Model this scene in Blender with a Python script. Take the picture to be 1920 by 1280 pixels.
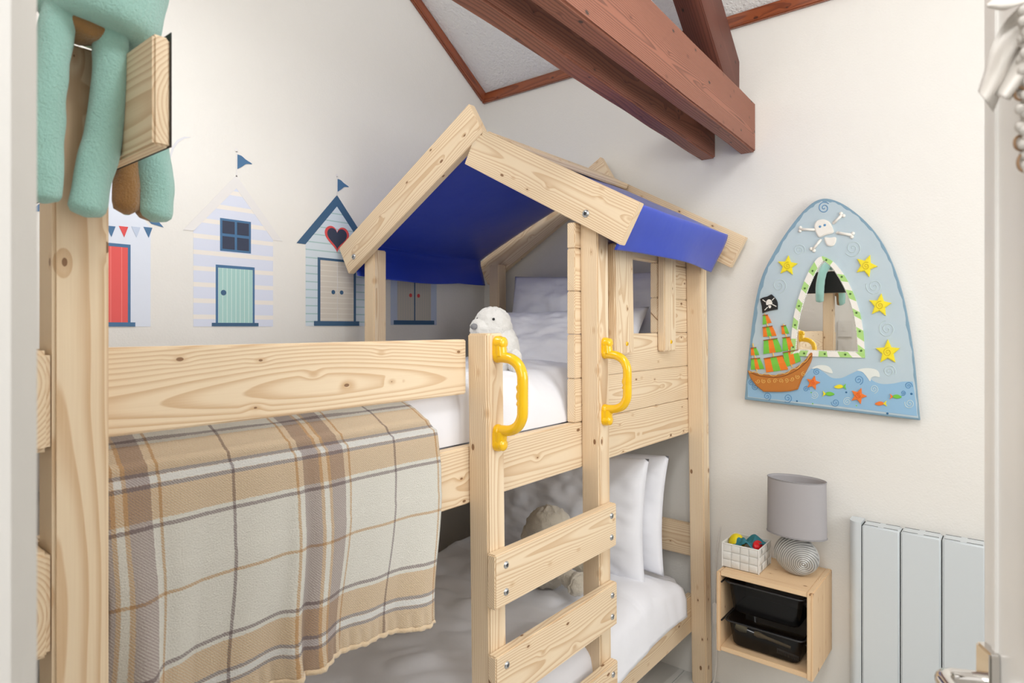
import bpy, bmesh, math, random
from mathutils import Vector, Matrix, noise
random.seed(7)
for o in list(bpy.data.objects): bpy.data.objects.remove(o)
scene = bpy.context.scene
C = scene.collection
R = math.radians

# ------------------------------------------------------------------ camera, light, exposure
EYE = 1.40                      # eye height; X runs along the bed to the back wall, Y to the left wall
YAW = R(39.1)
cam_d = bpy.data.cameras.new('camera'); cam = bpy.data.objects.new('camera', cam_d); C.objects.link(cam)
cam.location = (0, 0, EYE)
cam.rotation_euler = (R(90), 0, YAW - R(90))
cam_d.lens = 36 * 1170 / 1920
cam_d.shift_y = -28 / 1920
cam_d.clip_start = 0.01
cam_d.dof.use_dof = True; cam_d.dof.focus_distance = 1.9; cam_d.dof.aperture_fstop = 7.0
scene.camera = cam
scene.view_settings.view_transform = 'Standard'
scene.view_settings.look = 'None'
scene.view_settings.gamma = 1
scene.view_settings.use_curve_mapping = False
scene.view_settings.exposure = 0.06
world = bpy.data.worlds.new('world'); scene.world = world; world.use_nodes = True
bg = world.node_tree.nodes['Background']; bg.inputs[0].default_value = (0.85, 0.93, 1.0, 1); bg.inputs[1].default_value = 0.6

def area(name, loc, target, sx, sy, power, color=(1, 1, 1), spread=180):
    l = bpy.data.lights.new(name, 'AREA'); l.shape = 'RECTANGLE'; l.size = sx; l.size_y = sy
    l.energy = power; l.color = color; l.spread = R(spread)
    o = bpy.data.objects.new(name, l); C.objects.link(o); o.location = loc
    o.rotation_euler = (Vector(target) - Vector(loc)).to_track_quat('-Z', 'Y').to_euler()
    return o
area('window_daylight', (1.35, -1.42, 1.75), (1.35, 1.2, 1.5), 1.25, 1.15, 24, (0.98, 0.99, 1.0))
area('hall_light', (-0.75, 0.05, 2.0), (1.5, 1.0, 1.0), 0.9, 1.2, 18, (0.98, 0.99, 1.0))
area('ceiling_lamp_light', (0.60, 1.40, 2.45), (0.75, 1.75, 1.2), 0.4, 0.4, 5.0, (0.98, 0.99, 1.0))
pl = bpy.data.lights.new('bounce_fill', 'POINT'); pl.energy = 25; pl.shadow_soft_size = 0.16; pl.color = (0.98, 0.99, 1.0)  # added off-frame fill for ceiling, octopus and blanket; no lamp hangs here
po = bpy.data.objects.new('bounce_fill', pl); C.objects.link(po); po.location = (0.55, 0.02, 2.60)

# ------------------------------------------------------------------ unprojection of photo pixels onto real planes
_c, _s = math.cos(YAW), math.sin(YAW)
def _ray(u, v):
    a = (u - 960) / 1170; return (_c + a*_s, _s - a*_c, (612 - v) / 1170)
def on_x(u, v, x):
    r = _ray(u, v); k = x / r[0]; return (r[1]*k, EYE + r[2]*k)       # (y, z)
def on_y(u, v, y):
    r = _ray(u, v); k = y / r[1]; return (r[0]*k, EYE + r[2]*k)       # (x, z)

# ------------------------------------------------------------------ node helpers
def srgb(r, g, b):
    f = lambda c: (c/255/12.92) if c/255 <= 0.04045 else ((c/255+0.055)/1.055)**2.4
    return (f(r), f(g), f(b), 1)
class NT:
    def __init__(s, name):
        s.m = bpy.data.materials.new(name); s.m.use_nodes = True
        s.t = s.m.node_tree; s.b = s.t.nodes['Principled BSDF']; s.out = s.t.nodes['Material Output']
    def n(s, typ, **kw):
        nd = s.t.nodes.new(typ)
        for k, v in kw.items(): setattr(nd, k, v)
        return nd
    def put(s, sock, val):
        if isinstance(val, bpy.types.NodeSocket): s.t.links.new(val, sock)
        elif isinstance(val, (tuple, list)) and sock.type == 'RGBA': sock.default_value = tuple(val) if len(val) == 4 else tuple(val)+(1,)
        else: sock.default_value = val
    def math(s, op, a, b=0.0, c=None, clamp=False):
        nd = s.n('ShaderNodeMath', operation=op); nd.use_clamp = clamp
        s.put(nd.inputs[0], a); s.put(nd.inputs[1], b)
        if c is not None: s.put(nd.inputs[2], c)
        return nd.outputs[0]
    def vmul(s, v, k):
        nd = s.n('ShaderNodeVectorMath', operation='MULTIPLY'); s.put(nd.inputs[0], v); nd.inputs[1].default_value = k; return nd.outputs[0]
    def noise(s, vec, scale, detail=3, rough=0.55, out='Fac'):
        nd = s.n('ShaderNodeTexNoise'); s.put(nd.inputs['Vector'], vec); nd.inputs['Scale'].default_value = scale
        nd.inputs['Detail'].default_value = detail; nd.inputs['Roughness'].default_value = rough; return nd.outputs[out]
    def mix(s, f, a, b, mode='MIX'):
        nd = s.n('ShaderNodeMix', data_type='RGBA', blend_type=mode)
        s.put(nd.inputs[0], f); s.put(nd.inputs[6], a); s.put(nd.inputs[7], b); return nd.outputs[2]
    def smooth(s, v, a, b):
        nd = s.n('ShaderNodeMapRange', interpolation_type='SMOOTHSTEP'); s.put(nd.inputs[0], v)
        nd.inputs[1].default_value = a; nd.inputs[2].default_value = b; return nd.outputs[0]
    def sep(s, v):
        nd = s.n('ShaderNodeSeparateXYZ'); s.put(nd.inputs[0], v); return nd.outputs
    def comb(s, x, y, z):
        nd = s.n('ShaderNodeCombineXYZ'); s.put(nd.inputs[0], x); s.put(nd.inputs[1], y); s.put(nd.inputs[2], z); return nd.outputs[0]
    def attr(s, name):
        return s.n('ShaderNodeAttribute', attribute_name=name).outputs['Vector']
    def obj(s): return s.n('ShaderNodeTexCoord').outputs['Object']
    def bump(s, h, strength, dist=0.002):
        nd = s.n('ShaderNodeBump'); s.put(nd.inputs['Height'], h); nd.inputs['Strength'].default_value = strength
        nd.inputs['Distance'].default_value = dist; s.t.links.new(nd.outputs[0], s.b.inputs['Normal'])
    def set(s, **kw):
        for k, v in kw.items(): s.put(s.b.inputs[k.replace('_', ' ')], v)
        return s

def plain(name, col, rough=0.5, metal=0.0, coat=0.0, bump=None, var=0.06):
    t = NT(name); o = t.obj()
    n = t.noise(o, 35, 3)
    k = t.math('MULTIPLY_ADD', n, var, 1 - var/2)
    mul = t.n('ShaderNodeVectorMath', operation='SCALE'); mul.inputs[0].default_value = col[:3]; t.put(mul.inputs['Scale'], k)
    t.put(t.b.inputs['Base Color'], mul.outputs[0])
    t.set(Roughness=rough, Metallic=metal)
    t.b.inputs['Coat Weight'].default_value = coat
    if bump: t.bump(t.noise(o, bump[0], 4), bump[1], bump[2])
    return t.m

def wood(name, light, dark, ring=150.0, contrast=0.75, knots=True, rough=0.55, bump=0.15, coat=0.0, knot_col=None):
    t = NT(name); v = t.attr('wc'); x, y, z = t.sep(v)
    vv = t.comb(t.math('MULTIPLY', x, 1.6), t.math('MULTIPLY', y, 9.0), t.math('MULTIPLY', z, 9.0))
    warp = t.math('SUBTRACT', t.noise(vv, 1.0, 3, 0.5), 0.5)
    slow = t.math('SUBTRACT', t.noise(t.comb(t.math('MULTIPLY', x, 0.55), 0.0, t.math('MULTIPLY', z, 1.0)), 1.3, 2), 0.5)
    # knots
    vor = t.n('ShaderNodeTexVoronoi', feature='F1', voronoi_dimensions='2D'); t.put(vor.inputs['Vector'], t.comb(t.math('MULTIPLY', x, 6.5), t.math('MULTIPLY', t.math('ADD', y, z), 12.0), 0.0))
    vor.inputs['Scale'].default_value = 1.0
    d = vor.outputs['Distance']
    sw = t.math('SUBTRACT', 1.0, t.smooth(d, 0.0, 0.22))
    zz = t.math('ADD', t.math('ADD', z, t.math('MULTIPLY', slow, 0.07)), t.math('MULTIPLY', warp, 0.009))
    zz = t.math('ADD', zz, t.math('MULTIPLY', sw, 0.004 if knots else 0.0))
    yy = t.math('ADD', y, t.math('MULTIPLY', slow, 0.05))
    r = t.math('SQRT', t.math('ADD', t.math('MULTIPLY', yy, yy), t.math('MULTIPLY', zz, zz)))
    fr = t.math('FRACT', t.math('MULTIPLY', r, ring))
    late = t.math('MULTIPLY', t.smooth(fr, 0.30, 0.90), t.math('SUBTRACT', 1.0, t.smooth(fr, 0.92, 1.0)))
    fine = t.noise(t.comb(t.math('MULTIPLY', x, 8.0), t.math('MULTIPLY', y, 420.0), t.math('MULTIPLY', z, 420.0)), 1.0, 2)
    blot = t.noise(t.comb(t.math('MULTIPLY', x, 2.0), t.math('MULTIPLY', y, 14.0), t.math('MULTIPLY', z, 14.0)), 1.0, 2)
    f = t.math('MULTIPLY', late, contrast)
    f = t.math('ADD', f, t.math('MULTIPLY', t.math('SUBTRACT', fine, 0.5), 0.28))
    f = t.math('ADD', f, t.math('MULTIPLY', t.math('SUBTRACT', blot, 0.5), 0.45), clamp=True)
    col = t.mix(f, light, dark)
    if knots:
        size = t.math('MULTIPLY_ADD', t.sep(vor.outputs['Color'])[0], 0.095, -0.036)
        k = t.math('LESS_THAN', t.math('ADD', d, t.math('MULTIPLY', warp, 0.02)), size)
        halo = t.math('MULTIPLY', t.math('SUBTRACT', 1.0, t.smooth(d, 0.02, 0.10)), 0.45)
        col = t.mix(halo, col, dark)
        col = t.mix(t.math('MULTIPLY', k, 0.85), col, knot_col or srgb(120, 78, 44))
    t.put(t.b.inputs['Base Color'], col); t.set(Roughness=rough); t.b.inputs['Coat Weight'].default_value = coat
    t.bump(t.math('ADD', late, fine), bump, 0.0006)
    return t.m

PINE = wood('pine', srgb(241, 219, 187), srgb(202, 160, 112), 200, 0.58)
PINE_END = PINE
SHELF_PINE = wood('warm_pine', srgb(236, 205, 165), srgb(205, 155, 108), 150, 0.5)
STAIN = wood('red_brown_stained_timber', srgb(156, 100, 79), srgb(92, 54, 40), 210, 0.6, rough=0.6, bump=0.9, knot_col=srgb(60, 50, 44))
DARKSTAIN = wood('dark_stained_timber', srgb(128, 74, 58), srgb(88, 48, 37), 210, 0.5, rough=0.6, bump=0.6, knot_col=srgb(50, 34, 28))
TRIM = wood('varnished_trim', srgb(150, 78, 44), srgb(96, 42, 22), 170, 0.6, rough=0.25, bump=0.3, coat=0.5, knot_col=srgb(60, 28, 16))

def plaster(name, col, s1=14, s2=160, st=0.25, dist=0.003):
    t = NT(name); o = t.obj(); n = t.noise(o, s1, 3); n2 = t.noise(o, s2, 4)
    t.put(t.b.inputs['Base Color'], t.mix(t.math('MULTIPLY', n, 0.12), col, tuple(c*0.9 for c in col[:3])+(1,)))
    t.set(Roughness=0.75); t.bump(t.math('ADD', t.math('MULTIPLY', n, 2.5), n2), st, dist)
    return t.m
WALL = plaster('white_wall_paint', srgb(238, 235, 229))
CEIL = plaster('textured_ceiling_paint', srgb(240, 239, 236), 60, 120, 0.5, 0.004)
GLOSS = plain('white_gloss_paint', srgb(232, 229, 224), 0.3, var=0.03)
FLOORM = wood('white_painted_boards', srgb(225, 224, 220), srgb(196, 194, 190), 120, 0.4, knots=False, rough=0.5)
METAL = plain('zinc_screw', srgb(190, 192, 195), 0.25, 1.0)
HOLE = plain('screw_socket', srgb(60, 60, 62), 0.5, 0.6)
CHROME = plain('polished_chrome', srgb(215, 212, 208), 0.08, 1.0, var=0.0)
YELLOW = plain('yellow_plastic', srgb(250, 196, 0), 0.22, coat=0.6, var=0.02)
def sheet(name, col, scale=14, st=0.10, rough=0.85, dist=0.01):
    t = NT(name); o = t.obj()
    w = t.noise(o, scale*0.25, 4, 0.6); n = t.noise(o, 900, 2)
    r = t.math('ABSOLUTE', t.math('SUBTRACT', w, 0.5))
    h = t.math('ADD', t.math('MULTIPLY', t.smooth(r, 0.0, 0.14), 1.0), t.math('MULTIPLY', n, 0.02))
    t.put(t.b.inputs['Base Color'], col); t.set(Roughness=rough); t.b.inputs['Sheen Weight'].default_value = 0.15
    t.bump(h, st, dist); return t.m
LINEN = sheet('white_cotton', srgb(244, 244, 249))
TARP = sheet('blue_tarpaulin', srgb(34, 66, 188), 10, 0.10, 0.36, 0.006)
# both faces of the sheet are the same blue PVC
def plushm(name, col, scale=260, st=0.9, var=0.18):
    t = NT(name); o = t.obj(); n = t.noise(o, scale, 4, 0.7); b = t.noise(o, 18, 3)
    f = t.math('MULTIPLY_ADD', b, var*1.2, t.math('MULTIPLY', n, var))
    t.put(t.b.inputs['Base Color'], t.mix(f, col, tuple(c*0.45 for c in col[:3])+(1,)))
    t.set(Roughness=0.95); t.b.inputs['Sheen Weight'].default_value = 0.5; t.b.inputs['Sheen Roughness'].default_value = 0.5
    t.bump(n, st, 0.004); return t.m
TEAL = plushm('teal_plush', srgb(180, 232, 220))
TAN_P = plushm('brown_plush', srgb(176, 130, 74))
WHITE_P = plushm('white_plush', srgb(240, 238, 234), 160, 1.0, 0.1)
CREAM_P = plushm('cream_curly_plush', srgb(226, 216, 198), 120, 1.0, 0.15)
GREY_P = plain('grey_nose', srgb(130, 130, 134), 0.7)
BLACK = plain('black_bead', srgb(18, 18, 20), 0.2)
BLACKP = plain('black_sheet', srgb(22, 24, 24), 0.5)
SMOKE = NT('smoky_black_plastic')
SMOKE.set(Base_Color=srgb(22, 22, 24), Roughness=0.18)
_tr = SMOKE.n('ShaderNodeBsdfTransparent'); _tr.inputs[0].default_value = (0.45, 0.45, 0.45, 1)
_mx = SMOKE.n('ShaderNodeMixShader'); _mx.inputs[0].default_value = 0.50
SMOKE.t.links.new(_tr.outputs[0], _mx.inputs[1]); SMOKE.t.links.new(SMOKE.b.outputs[0], _mx.inputs[2]); SMOKE.t.links.new(_mx.outputs[0], SMOKE.out.inputs[0])
SMOKE = SMOKE.m
def flat(name, r, g, b, rough=0.6): return plain(name, srgb(r, g, b), rough, var=0.03)

# ------------------------------------------------------------------ object helpers
def link(name, me, mats, parent=None, smooth=False, auto=None):
    o = bpy.data.objects.new(name, me); C.objects.link(o)
    for m in (mats if isinstance(mats, (list, tuple)) else [mats]): me.materials.append(m)
    if parent: o.parent = parent
    if smooth or auto:
        for p in me.polygons: p.use_smooth = True
    if auto:
        me.set_sharp_from_angle(angle=R(auto))
    return o
def from_bm(name, bm, mats, parent=None, smooth=False, auto=None):
    bmesh.ops.recalc_face_normals(bm, faces=bm.faces)
    me = bpy.data.meshes.new(name); bm.to_mesh(me); bm.free()
    return link(name, me, mats, parent, smooth, auto)
def tag(o, label=None, cat=None, group=None, kind=None):
    if label: o['label'] = label
    if cat: o['category'] = cat
    if group: o['group'] = group
    if kind: o['kind'] = kind
    return o
def thing(name, loc, label, cat, group=None):
    o = bpy.data.objects.new(name, None); C.objects.link(o); o.location = loc; o.empty_display_size = 0.05
    return tag(o, label, cat, group)
def reparent(root):           # children were built in world space: keep them there
    bpy.context.view_layer.update()
    for ch in root.children: ch.matrix_parent_inverse = root.matrix_world.inverted()
    return root
def structure(o): o['kind'] = 'structure'; return o

def wood_bm(L, W, T, bevel=0.003, cuts=0):
    """board along local x, with 'wc' grain coordinates"""
    bm = bmesh.new(); bmesh.ops.create_cube(bm, size=1)
    for v in bm.verts: v.co = Vector((v.co.x*L, v.co.y*W, v.co.z*T))
    if cuts:
        es = [e for e in bm.edges if abs((e.verts[0].co - e.verts[1].co).normalized().x) > 0.9]
        bmesh.ops.subdivide_edges(bm, edges=es, cuts=cuts, use_grid_fill=True)
    if bevel:
        es = [e for e in bm.edges if len(e.link_faces) == 2 and e.calc_face_angle() > 0.5]
        bmesh.ops.bevel(bm, geom=es, offset=bevel, segments=2, affect='EDGES')
    return bm
def wood_finish(name, bm, M, mat, parent, pith=None, extra=None, auto=40):
    lay = bm.verts.layers.float_vector.new('wc')
    off = Vector((random.uniform(-20, 20), random.uniform(-0.03, 0.03), random.choice((-1, 1))*(pith or random.uniform(0.035, 0.075))))
    for v in bm.verts: v[lay] = v.co + off
    if extra:
        for v in bm.verts: extra(v)
    bmesh.ops.transform(bm, matrix=M, verts=bm.verts)
    return from_bm(name, bm, mat, parent, auto=auto)
def board(name, p0, p1, W, T, wdir, mat, parent, bevel=0.003, pith=None, cuts=0, extra=None):
    p0, p1 = Vector(p0), Vector(p1); ax = (p1-p0).normalized(); w = Vector(wdir); w = (w - ax*w.dot(ax)).normalized(); t = ax.cross(w)
    M = Matrix((ax, w, t)).transposed().to_4x4(); M.translation = (p0+p1)/2
    return wood_finish(name, wood_bm((p1-p0).length, W, T, bevel, cuts), M, mat, parent, pith, extra)
def post(name, x0, x1, y0, y1, z0, z1, mat, parent, lean=0.0, **k):
    """vertical post; lean = extra x at the foot"""
    zc = z0
    return board(name, ((x0+x1)/2 + lean, (y0+y1)/2, z0), ((x0+x1)/2, (y0+y1)/2, z1), x1-x0, y1-y0, (1, 0, 0), mat, parent, 0.004, **k)
def railx(name, x0, x1, y0, y1, z0, z1, mat, parent, **k):
    return board(name, (x0, (y0+y1)/2, (z0+z1)/2), (x1, (y0+y1)/2, (z0+z1)/2), z1-z0, y1-y0, (0, 0, 1), mat, parent, **k)
def raily(name, x0, x1, y0, y1, z0, z1, mat, parent, **k):
    return board(name, ((x0+x1)/2, y0, (z0+z1)/2), ((x0+x1)/2, y1, (z0+z1)/2), z1-z0, x1-x0, (0, 0, 1), mat, parent, **k)
def box_bm(x0, x1, y0, y1, z0, z1, bevel=0.0, seg=2):
    bm = bmesh.new(); bmesh.ops.create_cube(bm, size=1)
    for v in bm.verts: v.co = Vector(((x0+x1)/2+v.co.x*(x1-x0), (y0+y1)/2+v.co.y*(y1-y0), (z0+z1)/2+v.co.z*(z1-z0)))
    if bevel: bmesh.ops.bevel(bm, geom=bm.edges[:], offset=bevel, segments=seg, affect='EDGES')
    return bm
def box(name, x0, x1, y0, y1, z0, z1, mat, parent=None, bevel=0.0, seg=2):
    return from_bm(name, box_bm(x0, x1, y0, y1, z0, z1, bevel, seg), mat, parent, auto=40 if bevel else None)
def catmull(pts, n=6, closed=False):
    P = [Vector(p) for p in pts]; out = []; N = len(P)
    rng = range(N if closed else N-1)
    for i in rng:
        g = lambda j: P[j % N] if closed else P[max(0, min(N-1, j))]
        a, b, c, d = g(i-1), g(i), g(i+1), g(i+2)
        for k in range(n):
            t = k/n
            out.append(0.5*((2*b)+(c-a)*t+(2*a-5*b+4*c-d)*t*t+(3*b-a-3*c+d)*t**3))
    if not closed: out.append(P[-1])
    return out
def tube_bm(bm, pts, radii, seg=12, mat_fn=None, caps=True, ref=None):
    pts = [Vector(p) for p in pts]; n = len(pts)
    if not isinstance(radii, (list, tuple)): radii = [radii]*n
    rings = []; up = None
    for i, p in enumerate(pts):
        d = (pts[min(n-1, i+1)] - pts[max(0, i-1)]).normalized()
        if up is None:
            up = Vector(ref) if ref else (Vector((0, 0, 1)) if abs(d.z) < 0.9 else Vector((1, 0, 0)))
        up = (up - d*up.dot(d)).normalized(); sd = d.cross(up)
        rings.append([bm.verts.new(p + (up*math.cos(a)+sd*math.sin(a))*radii[i]) for a in [2*math.pi*k/seg for k in range(seg)]])
    for i in range(n-1):
        for k in range(seg):
            f = bm.faces.new((rings[i][k], rings[i][(k+1) % seg], rings[i+1][(k+1) % seg], rings[i+1][k]))
            if mat_fn: f.material_index = mat_fn(k/seg, i)
    if caps:
        for rg, q, s in ((rings[0], pts[0], 0), (rings[-1], pts[-1], -1)):
            try: bm.faces.new(rg)
            except ValueError: pass
    return bm
def tube(name, pts, radii, mat, parent=None, seg=10): return from_bm(name, tube_bm(bmesh.new(), pts, radii, seg), mat, parent, auto=50)
def ell_bm(bm, c, r, seg=24, rings=16, rot=None, amp=0.0, fs=20, mi=0):
    M = Matrix.Translation(c) @ (rot.to_matrix().to_4x4() if rot else Matrix()) @ Matrix.Diagonal((r[0], r[1], r[2], 1))
    res = bmesh.ops.create_uvsphere(bm, u_segments=seg, v_segments=rings, radius=1, matrix=M)
    for v in res['verts']:
        if amp:
            n = (v.co - Vector(c)).normalized(); v.co += n*amp*noise.noise(v.co*fs)
    for f in {f for v in res['verts'] for f in v.link_faces}: f.material_index = mi
    return bm
def ell(name, c, r, mat, parent=None, **k): return from_bm(name, ell_bm(bmesh.new(), Vector(c), r, **k), mat, parent, smooth=True)
def plate(name, pts2, axis, base, thick, mat, parent=None, bevel=0.0, mi=None):
    """outline (a,b) extruded: axis 'x' -> (y,z) plane facing -x, from x=base to base-thick; axis 'y' -> (x,z) plane facing -y"""
    bm = bmesh.new()
    mk = (lambda a, b, d: (base-d, a, b)) if axis == 'x' else (lambda a, b, d: (a, base-d, b))
    f = bm.faces.new([bm.verts.new(mk(a, b, 0)) for a, b in pts2])
    r = bmesh.ops.extrude_face_region(bm, geom=[f])
    top = [v for v in r['geom'] if isinstance(v, bmesh.types.BMVert)]
    for v in top:
        if axis == 'x': v.co.x -= thick
        else: v.co.y -= thick
    if bevel:
        ts = set(top); es = [e for e in bm.edges if e.verts[0] in ts and e.verts[1] in ts]
        bmesh.ops.bevel(bm, geom=es, offset=bevel, segments=2, affect='EDGES')
    bmesh.ops.triangulate(bm, faces=[f for f in bm.faces if len(f.verts) > 4])
    return from_bm(name, bm, mat, parent, auto=35)

XW, YW = 2.42, 2.152          # back wall, left wall
EAVE = 2.60                    # where ceiling meets the back wall
SL = 0.67                      # ceiling slope
XF = 0.10                      # front wall (doorway wall), room side
YR = -1.30                     # right wall
# ------------------------------------------------------------------ room shell
structure(box('floor', -1.6, XW+.1, YR-.1, YW+.1, -0.06, 0.0, FLOORM))
def slab_wood(name, x0, x1, y0, y1, z0, z1):
    o = railx(name, x0, x1, y0, y1, z0, z1, FLOORM, None, bevel=0.0015, pith=0.2); o['kind'] = 'structure'; return o
fl = bpy.data.objects['floor']
bpy.data.objects.remove(fl)
bm = bmesh.new(); lay = bm.verts.layers.float_vector.new('wc')
y = YR
while y < YW:
    b2 = box_bm(-1.6, XW, y+.001, min(YW, y+.118)-.001, -0.03, 0.0, 0.002, 1); me = bpy.data.meshes.new('t'); b2.to_mesh(me); b2.free()
    n0 = len(bm.verts); bm.from_mesh(me); bm.verts.ensure_lookup_table(); ox = random.uniform(-9, 9)
    for v in bm.verts[n0:]: v[lay] = (v.co.x+ox, v.co.y-y-.06, .15)
    y += .118
structure(from_bm('floor', bm, FLOORM))
def wallmesh(name, pts, mat, thick):
    bm = bmesh.new(); f = bm.faces.new([bm.verts.new(p) for p in pts]); r = bmesh.ops.extrude_face_region(bm, geom=[f])
    for v in r['geom']:
        if isinstance(v, bmesh.types.BMVert): v.co += Vector(thick)
    return structure(from_bm(name, bm, mat))
ZF = 3.35; XK = XW - (ZF-EAVE)/SL
wallmesh('wall_back', [(XW, YR, -.03), (XW, YW, -.03), (XW, YW, EAVE+.05), (XW, YR, EAVE+.05)], WALL, (.1, 0, 0))
wallmesh('wall_left', [(-1.6, YW, -.03), (XW+.1, YW, -.03), (XW+.1, YW, EAVE+.02), (XK, YW, ZF+.03), (-1.6, YW, ZF+.03)], WALL, (0, .1, 0))
# ceiling: sloping part and flat part, one object
bm = bmesh.new()
vs = [(XW+.1, YR-.1, EAVE-.1*SL), (XW+.1, YW+.1, EAVE-.1*SL), (XK, YW+.1, ZF), (XK, YR-.1, ZF), (-1.6, YW+.1, ZF), (-1.6, YR-.1, ZF)]
vs = [bm.verts.new(p) for p in vs]
g = [bm.faces.new((vs[0], vs[1], vs[2], vs[3])), bm.faces.new((vs[3], vs[2], vs[4], vs[5]))]
r = bmesh.ops.extrude_face_region(bm, geom=g)
for v in r['geom']:
    if isinstance(v, bmesh.types.BMVert): v.co.z += .1
structure(from_bm('ceiling', bm, CEIL))
# right wall with a window opening, never in the frame but it lights the room
WX0, WX1, WZ0, WZ1 = 0.72, 1.98, 1.15, 2.35
bm = bmesh.new()
for a in ((-1.6, WX0, -.03, ZF), (WX1, XW+.1, -.03, ZF), (WX0, WX1, -.03, WZ0), (WX0, WX1, WZ1, ZF)):
    b2 = box_bm(a[0], a[1], YR-.1, YR, a[2], a[3]); me = bpy.data.meshes.new('t'); b2.to_mesh(me); b2.free(); bm.from_mesh(me)
structure(from_bm('wall_right', bm, WALL))
bm = bmesh.new()
for a in ((WX0, WX0+.05, WZ0, WZ1), (WX1-.05, WX1, WZ0, WZ1), (WX0, WX1, WZ0, WZ0+.05), (WX0, WX1, WZ1-.05, WZ1), ((WX0+WX1)/2-.02, (WX0+WX1)/2+.02, WZ0, WZ1)):
    b2 = box_bm(a[0], a[1], YR-.07, YR-.03, a[2], a[3], .004); me = bpy.data.meshes.new('t'); b2.to_mesh(me); b2.free(); bm.from_mesh(me)
structure(from_bm('window_1', bm, GLOSS))
# doorway wall: camera stands in its opening
DY0, DY1, DZ = -0.34, 0.50, 2.06
bm = bmesh.new()
for a in ((DY1, YW+.1, -.03, ZF), (YR-.1, DY0, -.03, ZF), (DY0, DY1, DZ, ZF)):
    b2 = box_bm(-.06, XF, a[0], a[1], a[2], a[3]); me = bpy.data.meshes.new('t'); b2.to_mesh(me); b2.free(); bm.from_mesh(me)
structure(from_bm('wall_front', bm, WALL))
# hall behind the camera
wallmesh('wall_hall', [(-1.6, YR, -.03), (-1.6, YW, -.03), (-1.6, YW, ZF), (-1.6, YR, ZF)], WALL, (-.1, 0, 0))
# door lining and moulded architrave seen at the left edge of the view
bm = bmesh.new()
for a in ((-.065, XF+.004, DY1-.03, DY1+.001, 0, DZ), (XF-.001, XF+.012, DY1-.022, DY1+.05, 0, DZ+.05), (XF+.004, XF+.019, DY1-.012, DY1+.012, 0, DZ+.03),
          (.03, .05, DY1-.042, DY1-.028, 0, DZ)):
    b2 = box_bm(*a, .003); me = bpy.data.meshes.new('t'); b2.to_mesh(me); b2.free(); bm.from_mesh(me)
structure(from_bm('trim_1', bm, GLOSS, auto=40))

# varnished cover strips where the ceiling meets the walls
structure(board('trim_2', (XW-.009, YW-.0, EAVE-.024), (XW-.009, YR+.02, EAVE-.024), .05, .018, (0, 0, 1), TRIM, None, .003))
e0 = Vector((XW-.01, YW-.009, EAVE-.022)); e1 = e0 + Vector((-1, 0, SL))*1.08
structure(board('trim_3', e0, e1, .05, .018, (SL, 0, 1), TRIM, None, .003))

# roof truss timbers
tA = board('ceiling_beam', (XW-.001, .805, 2.155), (.14, .71, 2.155), .185, .056, (0, 0, 1), STAIN, None, .005, cuts=60,
     extra=lambda v: setattr(v, 'co', v.co + Vector((0, 1, 1))*0.0)) 
for v in tA.data.vertices:
    k = noise.noise(Vector((v.co.x*5, v.co.z*3, 1.7)))*.004
    v.co.z += k; v.co.y += k*.5
tag(tA, 'lighter red-brown roof beam nearest the camera, running to the back wall', 'beam')
tB = board('ceiling_beam', (XW-.001, .961, 2.155), (.14, .822, 2.155), .185, .058, (0, 0, 1), STAIN, None, .005, cuts=60)
for v in tB.data.vertices:
    k = noise.noise(Vector((v.co.x*5, v.co.z*3, 9.7)))*.004; v.co.z += k
tag(tB, 'darker roof beam behind the nearer one, on the bed side', 'beam')
sl = Vector((-1, 0, .89)).normalized()
pA = Vector((2.40, .883, 2.315))
raf = board('rafter', pA-sl*.25, pA + sl*1.1, .19, .092, (.89, 0, 1), DARKSTAIN, None, .004)
bmx = bmesh.new(); bmx.from_mesh(raf.data)
bmesh.ops.bisect_plane(bmx, geom=bmx.verts[:]+bmx.edges[:]+bmx.faces[:], plane_co=(XW-.001, 0, 0), plane_no=(1, 0, 0), clear_outer=True)
bmesh.ops.holes_fill(bmx, edges=[e for e in bmx.edges if e.is_boundary]); bmx.to_mesh(raf.data); bmx.free()
tag(raf, 'dark brown sloping rafter rising from between the two roof beams', 'rafter')

# ------------------------------------------------------------------ bunk bed
BED = thing('bunk_bed', (1.3, 1.47, 0), 'pale pine bunk bed with ladder and little blue-roofed house on top', 'bunk bed')
PY0, PY1 = .94, 1.0            # front posts
RY0, RY1 = 1.0, 1.028          # rails sit behind the posts
BY0, BY1 = 1.947, 2.009        # wall-side posts
post('corner_post', .244, .307, PY0, PY1, 0, 1.762, PINE, BED, pith=.09)
post('ladder_post', 1.064, 1.125, PY0, PY1, 0, 1.384, PINE, BED, lean=.022, pith=.10)
post('ladder_post', 1.545, 1.606, PY0, PY1, 0, 1.705, PINE, BED, lean=.026, pith=.11)
post('corner_post', 2.291, 2.350, PY0, PY1, 0, 1.72, PINE, BED, lean=.062, pith=.10)
post('corner_post', .244, .307, BY0, BY1, 0, 1.735, PINE, BED)
post('corner_post', 1.545, 1.606, BY0, BY1, 0, 1.70, PINE, BED)
post('corner_post', 2.291, 2.350, BY0, BY1, 0, 1.70, PINE, BED, lean=.03)
railx('guard_rail', .222, 1.062, RY0, RY1, 1.243, 1.370, PINE, BED, pith=.045)
railx('side_rail', .244, 2.345, RY0, RY1, .986, 1.119, PINE, BED, pith=.05)
railx('side_rail', .244, 2.375, RY0, RY1, .198, .341, PINE, BED, pith=.05)
railx('side_rail', .244, 2.345, 1.919, 1.947, .986, 1.119, PINE, BED)
railx('side_rail', .244, 2.375, 1.919, 1.947, .198, .341, PINE, BED)
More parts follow.
